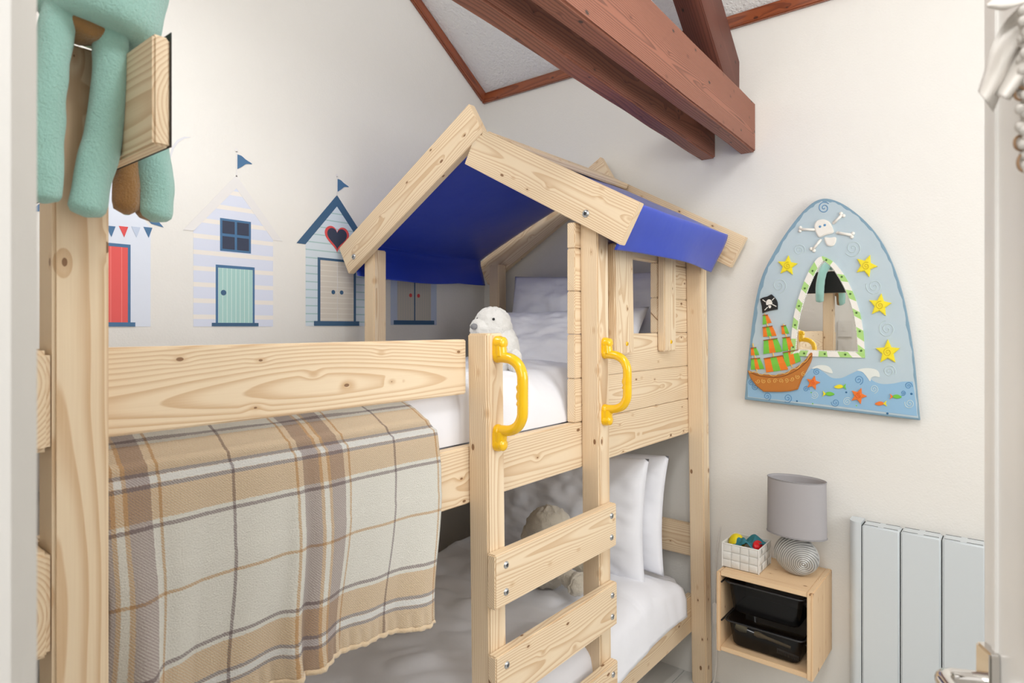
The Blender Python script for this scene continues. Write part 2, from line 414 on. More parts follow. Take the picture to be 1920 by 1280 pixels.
for z0, z1 in ((1.243, 1.370), (.986, 1.119), (.198, .341)):
    raily('end_rail', .219, .243, .94, 2.009, z0, z1, PINE, BED, bevel=.006)
for z0, z1 in ((1.262, 1.384), (.999, 1.122), (.488, .615)):
    raily('end_rail', 2.372 if z0 < .9 else 2.356, 2.396 if z0 < .9 else 2.382, .945, 2.009, z0, z1, PINE, BED)
for z in (1.0, .22): box('mattress_base', .31, 2.28, 1.03, 1.918, z, z+.02, PINE, BED)
lay_fix = [o for o in bpy.data.objects if o.name.startswith('mattress_base')]
# ladder rungs with screws
def screw(parent, loc, axis, r=.0085, mat=METAL):
    bm = bmesh.new(); ax = Vector(axis).normalized(); q = Vector((0, 0, 1)).rotation_difference(ax).to_matrix().to_4x4()
    prof = [(0, .0042), (r*.45, .0042), (r*.8, .0034), (r, .0012), (r*1.05, 0), (r*1.05, -.002)]
    N = 16; rings = [[bm.verts.new((p[0]*math.cos(2*math.pi*k/N), p[0]*math.sin(2*math.pi*k/N), p[1])) for k in range(N)] for p in prof[1:]]
    top = bm.verts.new((0, 0, .0028)); mid = [bm.verts.new((r*.4*math.cos(2*math.pi*k/N), r*.4*math.sin(2*math.pi*k/N), .0028)) for k in range(N)]
    for k in range(N):
        f = bm.faces.new((top, mid[k], mid[(k+1) % N])); f.material_index = 1
        bm.faces.new((mid[k], rings[0][k], rings[0][(k+1) % N], mid[(k+1) % N]))
        for i in range(len(rings)-1): bm.faces.new((rings[i][k], rings[i+1][k], rings[i+1][(k+1) % N], rings[i][(k+1) % N]))
    bmesh.ops.transform(bm, matrix=Matrix.Translation(loc) @ q, verts=bm.verts)
    o = from_bm('screw', bm, [mat, HOLE], parent, auto=40); return o
for z0 in (.760, .529, .298, .067):
    zc = z0 + .062
    k = (1.3-zc)*.019
    rg = railx('rung', 1.060+k*.6, 1.600+k, .914, .9395, z0, z0+.124, PINE, BED, pith=.04)
    for xx in (1.098+k*.6, 1.572+k):
        for dz in (.031, .093): screw(rg, (xx, .9145, z0+dz), (0, -1, 0))
# yellow grab handles
def grab(x, z0, z1):
    bm = bmesh.new(); zt, zb = z1, z0; yb = PY0
    for z in (zt, zb):                                # foot pads with round caps
        s = 1 if z == zt else -1
        tube_bm(bm, [(x, yb, z), (x, yb-.010, z), (x, yb-.018, z)], [.0165, .0165, .014], 20)
        ell_bm(bm, Vector((x, yb-.019, z)), (.0145, .008, .0145), 18, 10)
        tube_bm(bm, [(x, yb, z), (x, yb, z-s*.028)], .0165, 16)
        tube_bm(bm, [(x, yb-.010, z), (x, yb-.013, z-s*.030)], [.0145, .0150], 20)
        ell_bm(bm, Vector((x, yb-.004, z-s*.030)), (.0165, .014, .0165), 18, 10)
    o = .033
    pts = [(x, yb-.004, zt-o), (x, yb-.020, zt-o), (x, yb-.042, zt-o-.003), (x, yb-.062, zt-o-.014), (x, yb-.074, zt-o-.034), (x, yb-.076, zt-o-.055)]
    pts += [(x, yb-.076, z) for z in [zt-o-.075 - k*(zt-zb-2*o-.15)/8 for k in range(9)]]
    pts += [(x, yb-.076, zb+o+.055), (x, yb-.074, zb+o+.034), (x, yb-.062, zb+o+.014), (x, yb-.042, zb+o+.003), (x, yb-.020, zb+o), (x, yb-.004, zb+o)]
    P = catmull(pts, 5)
    n = len(P); rad = []
    for i, p in enumerate(P): rad.append(.0125)
    q0 = len(bm.verts); tube_bm(bm, P, rad, 20, ref=(1, 0, 0)); bm.verts.ensure_lookup_table()
    for v in bm.verts[q0:]:                           # finger grooves on the inner side
        if v.co.y > yb-.072 and zb+o+.06 < v.co.z < zt-o-.06: v.co.y += .0035*abs(math.sin((v.co.z-zb)*math.pi/.021))
    ob = from_bm('grab_handle', bm, YELLOW, BED, auto=50); ob['label'] = 'yellow plastic grab handle'; return ob
grab(1.101, 1.128, 1.362)
grab(1.583, 1.128, 1.352)
# house wall of planks with a window opening
PX0, PX1 = 1.520, 2.345
zs = [1.120, 1.248, 1.377, 1.503, 1.628]
railx('wall_plank', PX0, PX1, RY0, RY1, zs[0]+.0005, zs[1]-.0005, PINE, BED, bevel=.0025)
railx('wall_plank', PX0, PX1, RY0, RY1, zs[1]+.0005, zs[2]-.0005, PINE, BED, bevel=.0025)
for a, b in ((PX0, 1.845), (2.052, PX1)):
    for i in (2, 3): railx('wall_plank', a, b, RY0, RY1, zs[i]+.0005, zs[i+1]-.0005, PINE, BED, bevel=.0025)
railx('wall_plank', PX0, PX1, RY0, RY1, zs[4]+.0005, zs[4]+.075, PINE, BED, bevel=.0025)
for x0, x1, dz, tilt in ((1.702, 1.842, 0, .010), (2.040, 2.155, 0, 0)):
    s = board('window_shutter', ((x0+x1)/2-tilt*.5, .985, 1.312), ((x0+x1)/2+tilt*-1.5, .985, 1.66), x1-x0-.02, .028, (1, 0, 0), PINE, BED, .004)
    sc = screw(s, ((x0+x1)/2+.004, .971, 1.345), (0, -1, 0), .007, YELLOW)
# gables (front at the ladder side, rear by the wall): the left board runs through to the ridge
GW = .124; GT = .028
def gable(xa, dy=0, dz=0):
    xc = xa + GT/2
    l0 = Vector((xc, 2.1005+dy, 1.6635+dz)); l1 = Vector((xc, 1.384+dy, 2.085+dz))
    d = (l1-l0).normalized(); nrm = Vector((0, -d.z, d.y))
    a = board('gable_board', l0, l1, GW, GT, (0, 0, 1), PINE, BED, .0015)
    ru = Vector((xc, 1.406+dy, 1.997+dz)); rl = Vector((xc, .820+dy, 1.6785+dz))
    b = board('gable_board', ru, rl, GW, GT, (0, 0, 1), PINE, BED, .0015, cuts=1)
    # cut the butt joint along the lower edge of the left board
    low = l0 + Vector((0, -abs(nrm.y), -abs(nrm.z)))*0
    n2 = Vector((0, d.z, -d.y))
    if n2.z > 0: n2 = -n2
    edge = l0 + n2*(GW/2)
    me = b.data; bmx = bmesh.new(); bmx.from_mesh(me)
    bmesh.ops.bisect_plane(bmx, geom=bmx.verts[:]+bmx.edges[:]+bmx.faces[:], plane_co=edge, plane_no=-n2, clear_outer=True)
    bnd = [e for e in bmx.edges if e.is_boundary]
    if bnd: bmesh.ops.holes_fill(bmx, edges=bnd)
    bmx.to_mesh(me); bmx.free()
    return a, b
ga, gb = gable(1.515)
screw(gb, (1.5145, .960, 1.722), (-1, 0, 0), .011)
screw(ga, (1.5145, 2.035, 1.675), (-1, 0, 0), .011)
gc, gd = gable(2.352)
# ridge board lying on the right-hand slope
rd = Vector((0, -.87, -.49)).normalized()
c0 = Vector((1.545, 1.366, 2.036)); board('ridge_board', c0+rd*.05, c0+rd*.05+Vector((.80, 0, 0)), .10, .022, rd, PINE, BED)
# tarpaulin canopy
def canopy():
    prof = [(2.052, 1.600), (2.068, 1.655), (2.085, 1.715), (2.060, 1.742), (1.85, 1.838), (1.62, 1.933), (1.44, 2.004), (1.385, 2.012), (1.33, 1.998), (1.12, 1.890), (.94, 1.795),
            (.845, 1.750), (.824, 1.738), (.834, 1.700), (.856, 1.655), (.874, 1.614)]
    P = catmull([(0, a, b) for a, b in prof], 6); nx = 40; X0, X1 = 1.546, 2.262
    bm = bmesh.new(); G = []
    n = len(P)
    for i in range(nx+1):
        t = i/nx; row = []
        for j, p in enumerate(P):
            s = j/(n-1)
            x = X0 + (X1-X0)*t + (.055*t if s < .45 else 0)
            flapR = max(0, (s-.80)/.20); flapL = max(0, (.16-s)/.16)
            sag = math.sin(math.pi*t)*.026*max(0, math.sin(math.pi*min(1, max(0, (s-.2)/.22)) if s < .42 else math.pi*min(1, max(0, (s-.5)/.28))))
            wr = .011*noise.noise(Vector((x*3.2, p.y*3+p.z*4, 3.1))) + .009*abs(noise.noise(Vector((x*1.9+p.y*2.3, p.z*2.2, 8.0))))*math.sin(math.pi*t)
            y, z = p.y, p.z - sag + wr
            y += flapR*(.012*math.sin(t*7+1) + .018*t - .02*(1-t)*0) ; z += flapR*(.006*math.sin(t*4.2) ) 
            y -= flapL*.012*math.sin(t*6); z -= flapL*(.022*math.sin(math.pi*min(1, t*1.3)) - .006)
            row.append(bm.verts.new((x + flapR*.045*t, y, z)))
        G.append(row)
    for i in range(nx):
        for j in range(n-1): bm.faces.new((G[i][j], G[i+1][j], G[i+1][j+1], G[i][j+1]))
    o = from_bm('canopy', bm, TARP, BED, smooth=True); m = o.modifiers.new('s', 'SOLIDIFY'); m.thickness = .0015
    o['label'] = 'blue tarpaulin roof'; return o
canopy()
# top board of the near end with the black sheet fixed behind it
raily('top_board', .307, .3265, .80, 2.009, 1.617, 1.750, PINE, BED, bevel=.003)
o = box('backing_sheet', .3267, .3277, .799, 2.009, 1.6178, 1.757, BLACKP, BED); o['label'] = 'black sheet behind the top board'
reparent(BED)

# ------------------------------------------------------------------ bedding
def slab(name, x0, x1, y0, y1, z0, z1, mat, r=.04, nx=60, ny=40, amp=.006, fs=5, seed=0, puff=0.0, fn=None, label=None, cat=None):
    """soft rounded block: top surface with wrinkles and skirts rolled down"""
    bm = bmesh.new(); G = []
    def sup(t): return t
    for i in range(nx+1):
        row = []
        for j in range(ny+1):
            a = i/nx*2-1; b = j/ny*2-1
            e = max(0, 1-abs(a)**8)*max(0, 1-abs(b)**8)
            x = x0+(x1-x0)*(i/nx); y = y0+(y1-y0)*(j/ny)
            z = z1 + puff*(1-a*a)*(1-b*b)
            p = Vector((x*fs, y*fs, seed))
            w = noise.noise(p)*amp*1.3 + abs(noise.noise(p*2.1+Vector((3, 1, 4))))*amp + noise.noise(Vector((x*fs*3, y*fs*.9, seed+5)))*amp*.6
            z += w
            if fn: z = fn(x, y, z)
            d = min(i, nx-i)/nx*(x1-x0), min(j, ny-j)/ny*(y1-y0)
            dd = min(d)
            if dd < r: z -= r*(1-math.sqrt(max(0, 1-(1-dd/r)**2)))
            row.append(bm.verts.new((x, y, z)))
        G.append(row)
    for i in range(nx):
        for j in range(ny): bm.faces.new((G[i][j], G[i+1][j], G[i+1][j+1], G[i][j+1]))
    bd = [e for e in bm.edges if e.is_boundary]
    r1 = bmesh.ops.extrude_edge_only(bm, edges=bd); vv = [v for v in r1['geom'] if isinstance(v, bmesh.types.BMVert)]
    for v in vv: v.co.z = z0
    bd = [e for e in bm.edges if e.is_boundary]; bmesh.ops.holes_fill(bm, edges=bd)
    o = from_bm(name, bm, mat, None, auto=60); tag(o, label, cat); return o
MZ = 1.02
slab('mattress', .312, 2.285, 1.034, 1.912, 1.021, 1.118, LINEN, r=.03, amp=.001, label='white sheeted mattress on the upper bunk', cat='mattress')
def upper_duvet(x, y, z):
    k = max(0, 1-(y-1.03)/.10)
    z -= .035*k*k if x > 1.12 else .012*k
    if x > 1.35: z -= .06*min(1, (x-1.35)/.2)*k
    return z
slab('duvet', .314, 2.02, 1.032, 1.915, 1.121, 1.262, LINEN, r=.045, nx=130, ny=60, amp=.009, fs=6, seed=2, puff=.018, fn=upper_duvet, label='white duvet laid over the upper bunk, under the plaid blanket', cat='duvet')
slab('mattress', .312, 2.352, 1.034, 1.912, .241, .41, LINEN, r=.05, amp=.003, label='white sheeted mattress on the lower bunk', cat='mattress')
# lower duvet, front edge hanging over the rail
def lower_duvet():
    bm = bmesh.new(); nx, nt = 150, 80; G = []
    for i in range(nx+1):
        x = .34 + (2.20-.34)*i/nx; row = []
        hang = .135 + .02*math.sin(x*5.0) + .02*max(0, (x-1.9))*3
        tot = 0.84 + hang + .05
        for j in range(nt+1):
            s = tot*j/nt      # from wall side to the front, then down
            if s < .84: y, z = 1.90 - s, .472
            else:
                a = min((s-.84)/.055, math.pi/2); y = 1.06-.082*math.sin(a); z = .472-.055*(1-math.cos(a))
                rest = max(0, s-.84-.055*math.pi/2); z -= rest; y -= rest*.10
            p = Vector((x*4.5, (s)*4.5, 1.0))
            w = noise.noise(p)*.016 + abs(noise.noise(p*2.0+Vector((5, 2, 0))))*.022 + noise.noise(Vector((x*16, s*5, 4)))*.004
            k = min(1, max(0, (s-.84)/.12))
            yy = y - k*(abs(w)*.4 + .008) ; zz = z + (1-k)*w + (1-k)*.012
            if s < .06: zz -= .03*(1-s/.06)
            if x > 2.08: zz -= (x-2.08)*.35*(1-k)
            if x < 1.9: zz += .012*math.sin((x-.3)*3)*(1-k)
            row.append(bm.verts.new((x + k*.02*(i/nx-.3), yy, zz)))
        G.append(row)
    for i in range(nx):
        for j in range(nt): bm.faces.new((G[i][j], G[i+1][j], G[i+1][j+1], G[i][j+1]))
    o = from_bm('duvet', bm, LINEN, None, smooth=True); m = o.modifiers.new('s', 'SOLIDIFY'); m.thickness = .012; m.offset = -1
    tag(o, 'rumpled white duvet hanging over the front rail of the lower bunk', 'duvet')
lower_duvet()
def pillow(loc, w, h, t, rot, label, seed, sag=0.0):
    """local x = width, y = height, z = thickness"""
    bm = bmesh.new(); n = 44
    M = Matrix.Translation(loc) @ rot
    for sd in (1, -1):
        G = []
        for i in range(n+1):
            row = []
            for j in range(n+1):
                a = i/n*2-1; b = j/n*2-1
                ex = 1-.07*(1-b*b)*0 - .05*(1-abs(b)**2); ey = 1 - .07*(1-abs(a)**2)
                th = t/2*((1-abs(a)**3.0)**.6)*((1-abs(b)**3.0)**.6)
                p = Vector((a*2.3, b*2.3, seed+sd))
                th *= 1 + .35*noise.noise(p) + .28*abs(noise.noise(p*2.2)) 
                th += (.006*noise.noise(Vector((a*9, b*5, seed*2+sd)))) * (1-abs(a)**6)*(1-abs(b)**6)
                # radial creases at the corners and edge
                edge = max(abs(a), abs(b)); th *= 1 - .22*edge*abs(noise.noise(Vector((a*7+seed, b*7, 2))))
                row.append(bm.verts.new(M @ Vector((a*w/2*ey if 0 else a*w/2*(1-.05*(1-b*b)), b*h/2*(1-.06*(1-a*a)) - sag*(1-abs(b))*.0, sd*th))))
            G.append(row)
        for i in range(n):
            for j in range(n): bm.faces.new((G[i][j], G[i+1][j], G[i+1][j+1], G[i][j+1]))
    bmesh.ops.remove_doubles(bm, verts=bm.verts, dist=.0004)
    o = from_bm('pillow', bm, LINEN, None, smooth=True); tag(o, label, 'pillow', ); return o
def face_x(lean, roll=0, yaw=0):   # pillow standing across the bed (width along y), thickness along x; lean back towards +x
    return Matrix.Rotation(R(yaw), 4, 'Z') @ Matrix.Rotation(R(lean), 4, 'Y') @ Matrix.Rotation(R(roll), 4, 'X') @ Matrix(((0, 0, -1, 0), (1, 0, 0, 0), (0, 1, 0, 0), (0, 0, 0, 1)))
pillow((2.225, 1.44, 1.405), .80, .46, .12, face_x(14, 1), 'white pillow leaning highest against the rear end of the upper bunk', 3)
pillow((2.03, 1.44, 1.325), .76, .33, .13, face_x(30, -1), 'white pillow propped low in front on the upper bunk', 7)
pillow((2.03, 1.40, .69), .72, .46, .14, face_x(4, 0, 4), 'white pillow standing in front on the lower bunk, nearer the ladder', 11)
pillow((2.20, 1.40, .68), .72, .45, .12, face_x(6, 0, 2), 'white pillow standing behind another pillow on the lower bunk', 15)

# plaid blanket over the side of the upper bunk
def plaid():
    t = NT('plaid_fleece'); v = t.attr('plaid'); x, z, _ = t.sep(v)
    def band(c, per, lo, hi):     # 1 where |d| in [lo,hi], d distance to nearest centre
        pass
    per = .33
    wob = t.math('MULTIPLY', t.math('SUBTRACT', t.noise(t.comb(x, z, 0.0), 420, 2), .5), .0040)
    def dist(a, c):
        q = t.math('FRACT', t.math('ADD', t.math('DIVIDE', t.math('SUBTRACT', a, c), per), .5))
        return t.math('ADD', t.math('ABSOLUTE', t.math('MULTIPLY', t.math('SUBTRACT', q, .5), per)), wob)
    dx = dist(x, .661-.33); dz = dist(z, 1.174-.33)
    def inb(d, lo, hi): return t.math('MULTIPLY', t.math('GREATER_THAN', d, lo), t.math('LESS_THAN', d, hi))
    cream = srgb(252, 250, 243); grey = srgb(188, 172, 168); dgrey = srgb(164, 150, 148); orange = srgb(224, 190, 146); tan = srgb(236, 206, 166); white = srgb(250, 250, 250)
    wx = t.mix(inb(dx, .011, .042), cream, grey)
    wx = t.mix(inb(dx, .005, .011), wx, srgb(222, 190, 150))
    wx = t.mix(inb(dx, .0525, .0570), wx, orange)
    wx = t.mix(inb(dx, .1625, .2), wx, dgrey)
    wz = t.mix(inb(dz, -1, .0565), cream, tan)
    wz = t.mix(inb(dz, .0060, .0120), wz, dgrey)
    wz = t.mix(inb(dz, -1, .0055), wz, white)
    wz = t.mix(inb(dz, .063, .069), wz, dgrey)
    wz = t.mix(inb(dz, .1625, .2), wz, orange)
    tw = t.math('FRACT', t.math('MULTIPLY', t.math('ADD', x, z), 230.0))
    twf = t.math('GREATER_THAN', t.math('ADD', tw, t.math('MULTIPLY', wob, 40)), .5)
    full = t.mix(1.0, wx, wz, 'MULTIPLY')
    half = t.mix(twf, wx, wz)
    col = t.mix(.35, full, half)
    fz = t.noise(t.comb(x, z, 0.0), 90, 4, .65)
    col = t.mix(t.math('MULTIPLY', fz, .16), col, t.mix(1.0, col, srgb(190, 180, 170), 'MULTIPLY'))
    t.put(t.b.inputs['Base Color'], col); t.set(Roughness=.95); t.b.inputs['Sheen Weight'].default_value = .25
    t.bump(t.math('ADD', t.noise(t.comb(x, z, 0.0), 380, 4, .7), t.math('MULTIPLY', tw, .15)), 1.0, .004)
    return t.m
def blanket():
    bm = bmesh.new(); lay = bm.verts.layers.float_vector.new('plaid')
    prof = catmull([(0, 1.50, 1.285), (0, 1.25, 1.280), (0, 1.10, 1.262), (0, 1.045, 1.236), (0, 1.012, 1.214), (0, .988, 1.175), (0, .982, 1.12), (0, .978, 1.05)], 8)
    z = 1.05
    while z > .797: z -= .0085; prof.append(Vector((0, .976, z)))
    ln = [0]
    for a, b in zip(prof, prof[1:]): ln.append(ln[-1]+(b-a).length)
    i0 = min(range(len(prof)), key=lambda i: abs(prof[i].z-1.10) + (0 if prof[i].y < 1 else 9)); L0 = ln[i0]
    nx = 170; G = []
    for i in range(nx+1):
        s = i/nx; row = []
        for j, p in enumerate(prof):
            tz = 1.10 - (ln[j]-L0)            # pattern coordinate
            h = max(0, min(1, (1.20-p.z)/.42)) if p.y < 1.03 else 0
            xl, xr = .3125,   .950 - .045*max(0, (1.10-p.z)/.33)*(1 if p.y < 1.0 else 0)
            if p.y > .99: xr = .905 + .05*max(0, min(1, (1.24-p.z)/.08))
            x = xl + (xr-xl)*s
            px = .3125 + (.945-.3125)*s
            f = (.016*math.sin(px*21+.6) + .010*math.sin(px*47+1.2+h*1.5) + .012*noise.noise(Vector((px*7, tz*3, 2))))*h
            # one deep fold beside the near post, one at the brown band
            f += .060*h*h*math.exp(-((px-.335-.03*h)/.024)**2) - .020*h*math.exp(-((px-.385)/.02)**2)
            f += .018*h*math.exp(-((px-.605)/.012)**2) - .014*h*math.exp(-((px-.63)/.012)**2)
            y = p.y - max(-.0, f+.012*h); 
            if p.y < 1.0: y = min(y, .992)
            wz = p.z + .004*noise.noise(Vector((px*9, p.y*5, 6)))*(1 if p.y > 1.03 else 0)
            hem = .0
            if j > len(prof)-5: y -= .002*math.sin(px*260)
            zz = wz + h*h*(.010*math.sin(px*9+2.4))
            v = bm.verts.new((x + h*.006*math.sin(tz*20), y, zz)); v[lay] = (px, tz, 0); row.append(v)
        G.append(row)
    n = len(prof)
    for i in range(nx):
        for j in range(n-1): bm.faces.new((G[i][j], G[i+1][j], G[i+1][j+1], G[i][j+1]))
    pm = plaid()
    o = from_bm('blanket', bm, pm, None, smooth=True); m = o.modifiers.new('s', 'SOLIDIFY'); m.thickness = .006; m.offset = 0
    tag(o, 'beige, cream and brown plaid fleece blanket draped over the side of the upper bunk', 'blanket')
    # stitched hem roll
    bm = bmesh.new(); lay = bm.verts.layers.float_vector.new('plaid')
    me = o.data
    P = [Vector(me.vertices[(i+1)*n-1].co) for i in range(nx+1)]
    tube_bm(bm, P, .0055, 8)
    for v in bm.verts: v[lay] = ((v.co.x), .84+.33, 0); v.co += Vector((0, noise.noise(v.co*160)*.002, noise.noise(v.co*130)*.0025))
    hm = plushm('fleece_hem', srgb(232, 206, 170), 300, .6, .12)
    h = from_bm('hem', bm, hm, o, smooth=True); h['label'] = 'tan rolled hem'
blanket()

# ------------------------------------------------------------------ soft toys
def octopus():
    T = thing('plush_octopus', (.29, .93, 1.75), 'teal and brown plush octopus sitting over the corner post, tentacles hanging', 'soft toy')
    bm = bmesh.new()
    P = [(.283, .905, 1.770), (.286, .905, 1.80), (.290, .905, 1.85), (.295, .91, 1.91), (.295, .915, 1.97), (.295, .92, 2.01)]
    tube_bm(bm, catmull(P, 4), [.054, .060, .064, .066, .067, .068, .069, .071, .073, .076, .078, .080, .081, .082, .082, .080, .088, .078, .062, .042, .015][:len(catmull(P, 4))], 28)
    for v in bm.verts: v.co += (v.co-Vector((.29, .91, v.co.z))).normalized()*.004*noise.noise(v.co*22)
    from_bm('body', bm, TEAL, T, smooth=True)
    ell('underside', (.268, .905, 1.768), (.036, .028, .015), TAN_P, T, amp=.006, fs=60)
    for s in (-1, 1): ell('eye', (.265+.02*s, .825-.0*s, 1.95), (.006, .006, .006), BLACK, T)
    def arm(pts, r, ref, frac, tip=True):
        P = catmull(pts, 7); n = len(P); rad = []
        for i in range(n):
            t = i/(n-1); rr = r*(.86+.18*math.sin(t*2.6)); e = (1-t)*((P[0]-P[-1]).length*1.15)
            if e < r: rr *= math.sqrt(max(.04, 1-(1-e/r)**2))
            rad.append(rr)
        bm = tube_bm(bmesh.new(), P, rad, 24, ref=ref, mat_fn=lambda k, i: 1 if abs(k-.5) < frac else 0)
        for v in bm.verts: v.co += Vector((noise.noise(v.co*35), noise.noise(v.co*35+Vector((9, 0, 0))), 0))*.0022
        return from_bm('tentacle', bm, [TEAL, TAN_P], T, smooth=True)
    f = (-.4, -.9, 0)
    arm([(.262, .90, 1.83), (.240, .896, 1.775), (.230, .899, 1.70), (.227, .902, 1.64), (.225, .902, 1.59), (.226, .902, 1.547)], .0190, f, .16)
    arm([(.284, .895, 1.83), (.293, .895, 1.775), (.294, .900, 1.70), (.288, .905, 1.64), (.277, .905, 1.585), (.269, .903, 1.537)], .0205, f, .16)
    arm([(.255, .93, 1.82), (.215, .935, 1.80), (.200, .94, 1.74), (.19, .94, 1.66), (.19, .94, 1.60)], .018, f, .2)
    arm([(.300, .955, 1.81), (.335, .985, 1.795), (.350, 1.00, 1.74), (.351, 1.005, 1.65), (.350, 1.005, 1.562)], .0175, (.6, .8, 0), .34)
    arm([(.310, .94, 1.815), (.340, .965, 1.80), (.366, .990, 1.74), (.380, 1.00, 1.66), (.387, 1.00, 1.60), (.384, 1.0, 1.556)], .0245, (.85, -.4, 0), .20)
    reparent(T)
octopus()
FW = Vector((_c, _s, 0)); RT = Vector((_s, -_c, 0)); UP = Vector((0, 0, 1))
def white_toy():
    T = thing('plush_seal', (1.39, 1.19, 1.27), 'fluffy white soft toy with grey nose peeping over the ladder post', 'soft toy')
    c = Vector((1.385, 1.197, 1.402)); bm = bmesh.new()
    ell_bm(bm, c, (.056, .056, .056), 48, 32); ell_bm(bm, c - RT*.028 - FW*.018 - UP*.010, (.040, .040, .034), 40, 24)
    ell_bm(bm, c + RT*.018 - UP*.075, (.060, .060, .085), 48, 32); 
    for v in bm.verts: v.co += (v.co-c).normalized()*(.0055*noise.noise(v.co*95)+.004*noise.noise(v.co*30))
    from_bm('body', bm, WHITE_P, T, smooth=True)
    n = (-RT*.028 - FW*.018 - UP*.010); d = (-FW*.8 - RT*.62).normalized()
    ell('nose', c + n + d*.040 + UP*.008, (.011, .011, .009), GREY_P, T)
    ell('eye', c - FW*.053 + RT*.003 + UP*.019, (.004, .004, .004), BLACK, T); ell('eye', c - RT*.044 - FW*.026 + UP*.020, (.004, .004, .004), BLACK, T)
    for s in (-1, 1): ell('flipper', c + RT*(.018+.045*s) - FW*.045 - UP*.10, (.022, .022, .035), WHITE_P, T, amp=.004, fs=90)
    reparent(T)
white_toy()
def lamb():
    T = thing('plush_lamb', (1.80, 1.27, .48), 'cream curly plush lamb lying on the lower bunk behind the rungs', 'soft toy')
    c = Vector((1.775, 1.275, .695)); bm = bmesh.new()
    def curl(bm): 
        for v in bm.verts: v.co += Vector((noise.noise(v.co*75), noise.noise(v.co*75+Vector((7, 0, 0))), noise.noise(v.co*75+Vector((0, 7, 0)))))*.007
    ell_bm(bm, c, (.082, .082, .078), 48, 32); ell_bm(bm, c + Vector((.04, .03, -.13)), (.09, .085, .095), 48, 32); curl(bm)
    from_bm('body', bm, CREAM_P, T, smooth=True)
    for k, (p, q) in enumerate((((-.0, -.02, -.13), (-.02, -.13, -.155)), ((.10, -.03, -.13), (.10, -.14, -.150)))):
        bm = tube_bm(bmesh.new(), catmull([c+Vector(p), (c+Vector(p)+c+Vector(q))/2, c+Vector(q)], 6), [.030]*11+[.040]*2, 20)
        ell_bm(bm, c+Vector(q), (.036, .030, .038), 24, 16); curl(bm); from_bm('leg', bm, CREAM_P, T, smooth=True)
    for s in (-1, 1): ell('ear', c + RT*(.075*s) - UP*.03, (.022, .022, .042), CREAM_P, T, amp=.006, fs=70)
    ell('muzzle', c - FW*.07 - UP*.02, (.035, .035, .03), WHITE_P, T, amp=.003)
    reparent(T)
lamb()

# ------------------------------------------------------------------ beach hut wall stickers on the left wall
def stripe(name, a, b, axis, per, c, duty, third=None):
    t = NT(name); p = t.sep(t.obj())[{'x': 0, 'z': 2}[axis]]
    q = t.math('ABSOLUTE', t.math('SUBTRACT', t.math('FRACT', t.math('ADD', t.math('DIVIDE', t.math('SUBTRACT', p, c), per), .5)), .5))
    t.put(t.b.inputs['Base Color'], t.mix(t.math('LESS_THAN', q, duty/2), a, b)); t.set(Roughness=.5); return t.m
NAVY = flat('sticker_slate_blue', 74, 116, 156); DNAVY = flat('sticker_dark_blue', 62, 98, 132); PANE = flat('sticker_night_navy', 54, 62, 84)
PALE = flat('sticker_off_white', 234, 231, 229); RED = flat('sticker_red', 226, 82, 82); LILAC = flat('sticker_periwinkle', 196, 208, 228); GOLDEN = flat('sticker_stone', 222, 214, 200)
S1 = stripe('lilac_and_cream_stripes', srgb(222, 227, 243), srgb(242, 236, 228), 'z', .0546, 1.433, .28)
S2 = stripe('pale_blue_boards', srgb(214, 226, 236), srgb(172, 202, 204), 'z', .0313, 1.419, .15)
S3 = stripe('mint_door_stripes', srgb(172, 212, 206), srgb(222, 238, 232), 'x', .0157, 1.034, .12)
S4 = stripe('louvre_lines', srgb(220, 212, 200), srgb(232, 226, 216), 'z', .0215, 1.43, .16)
S5 = stripe('stone_boards', srgb(204, 198, 186), srgb(184, 188, 182), 'x', .0145, 1.84, .14)
S6 = stripe('red_door_boards', srgb(232, 88, 84), srgb(244, 130, 122), 'x', .030, .765, .06)
def hut(label):
    return thing('beach_hut_sticker', (0, 0, 0), label, 'wall sticker', 'beach hut stickers on the left wall')
def q2(x, y): return on_y(300+x/3.048, 240+y/3.048, YW)
def dp(name, pts, lv, mat, parent, px=True):
    if px: pts = [q2(*p) for p in pts]
    return plate(name, pts, 'y', YW - .0003 - .0007*lv, .0007, mat, parent)
def rect(x0, x1, z0, z1): return [(x0, z0), (x1, z0), (x1, z1), (x0, z1)]
def disc(cx, cz, r, n=24): return [(cx+r*math.cos(2*math.pi*k/n), cz+r*math.sin(2*math.pi*k/n)) for k in range(n)]
def flag(H, x, z0, z1):
    dp('flag_pole', rect(x-.0025, x+.0025, z0, z1), 1, PALE, H, False); dp('pole_ball', disc(x, z1+.004, .0065), 1, PALE, H, False)
    F = [(x+.003, z1-.010), (x+.018, z1-.012), (x+.034, z1-.022), (x+.058, z1-.033), (x+.036, z1-.037), (x+.020, z1-.050), (x+.003, z1-.062)]
    dp('flag', [tuple(v)[:2] for v in catmull([(a, b, 0) for a, b in F], 3)], 1, NAVY, H, False)
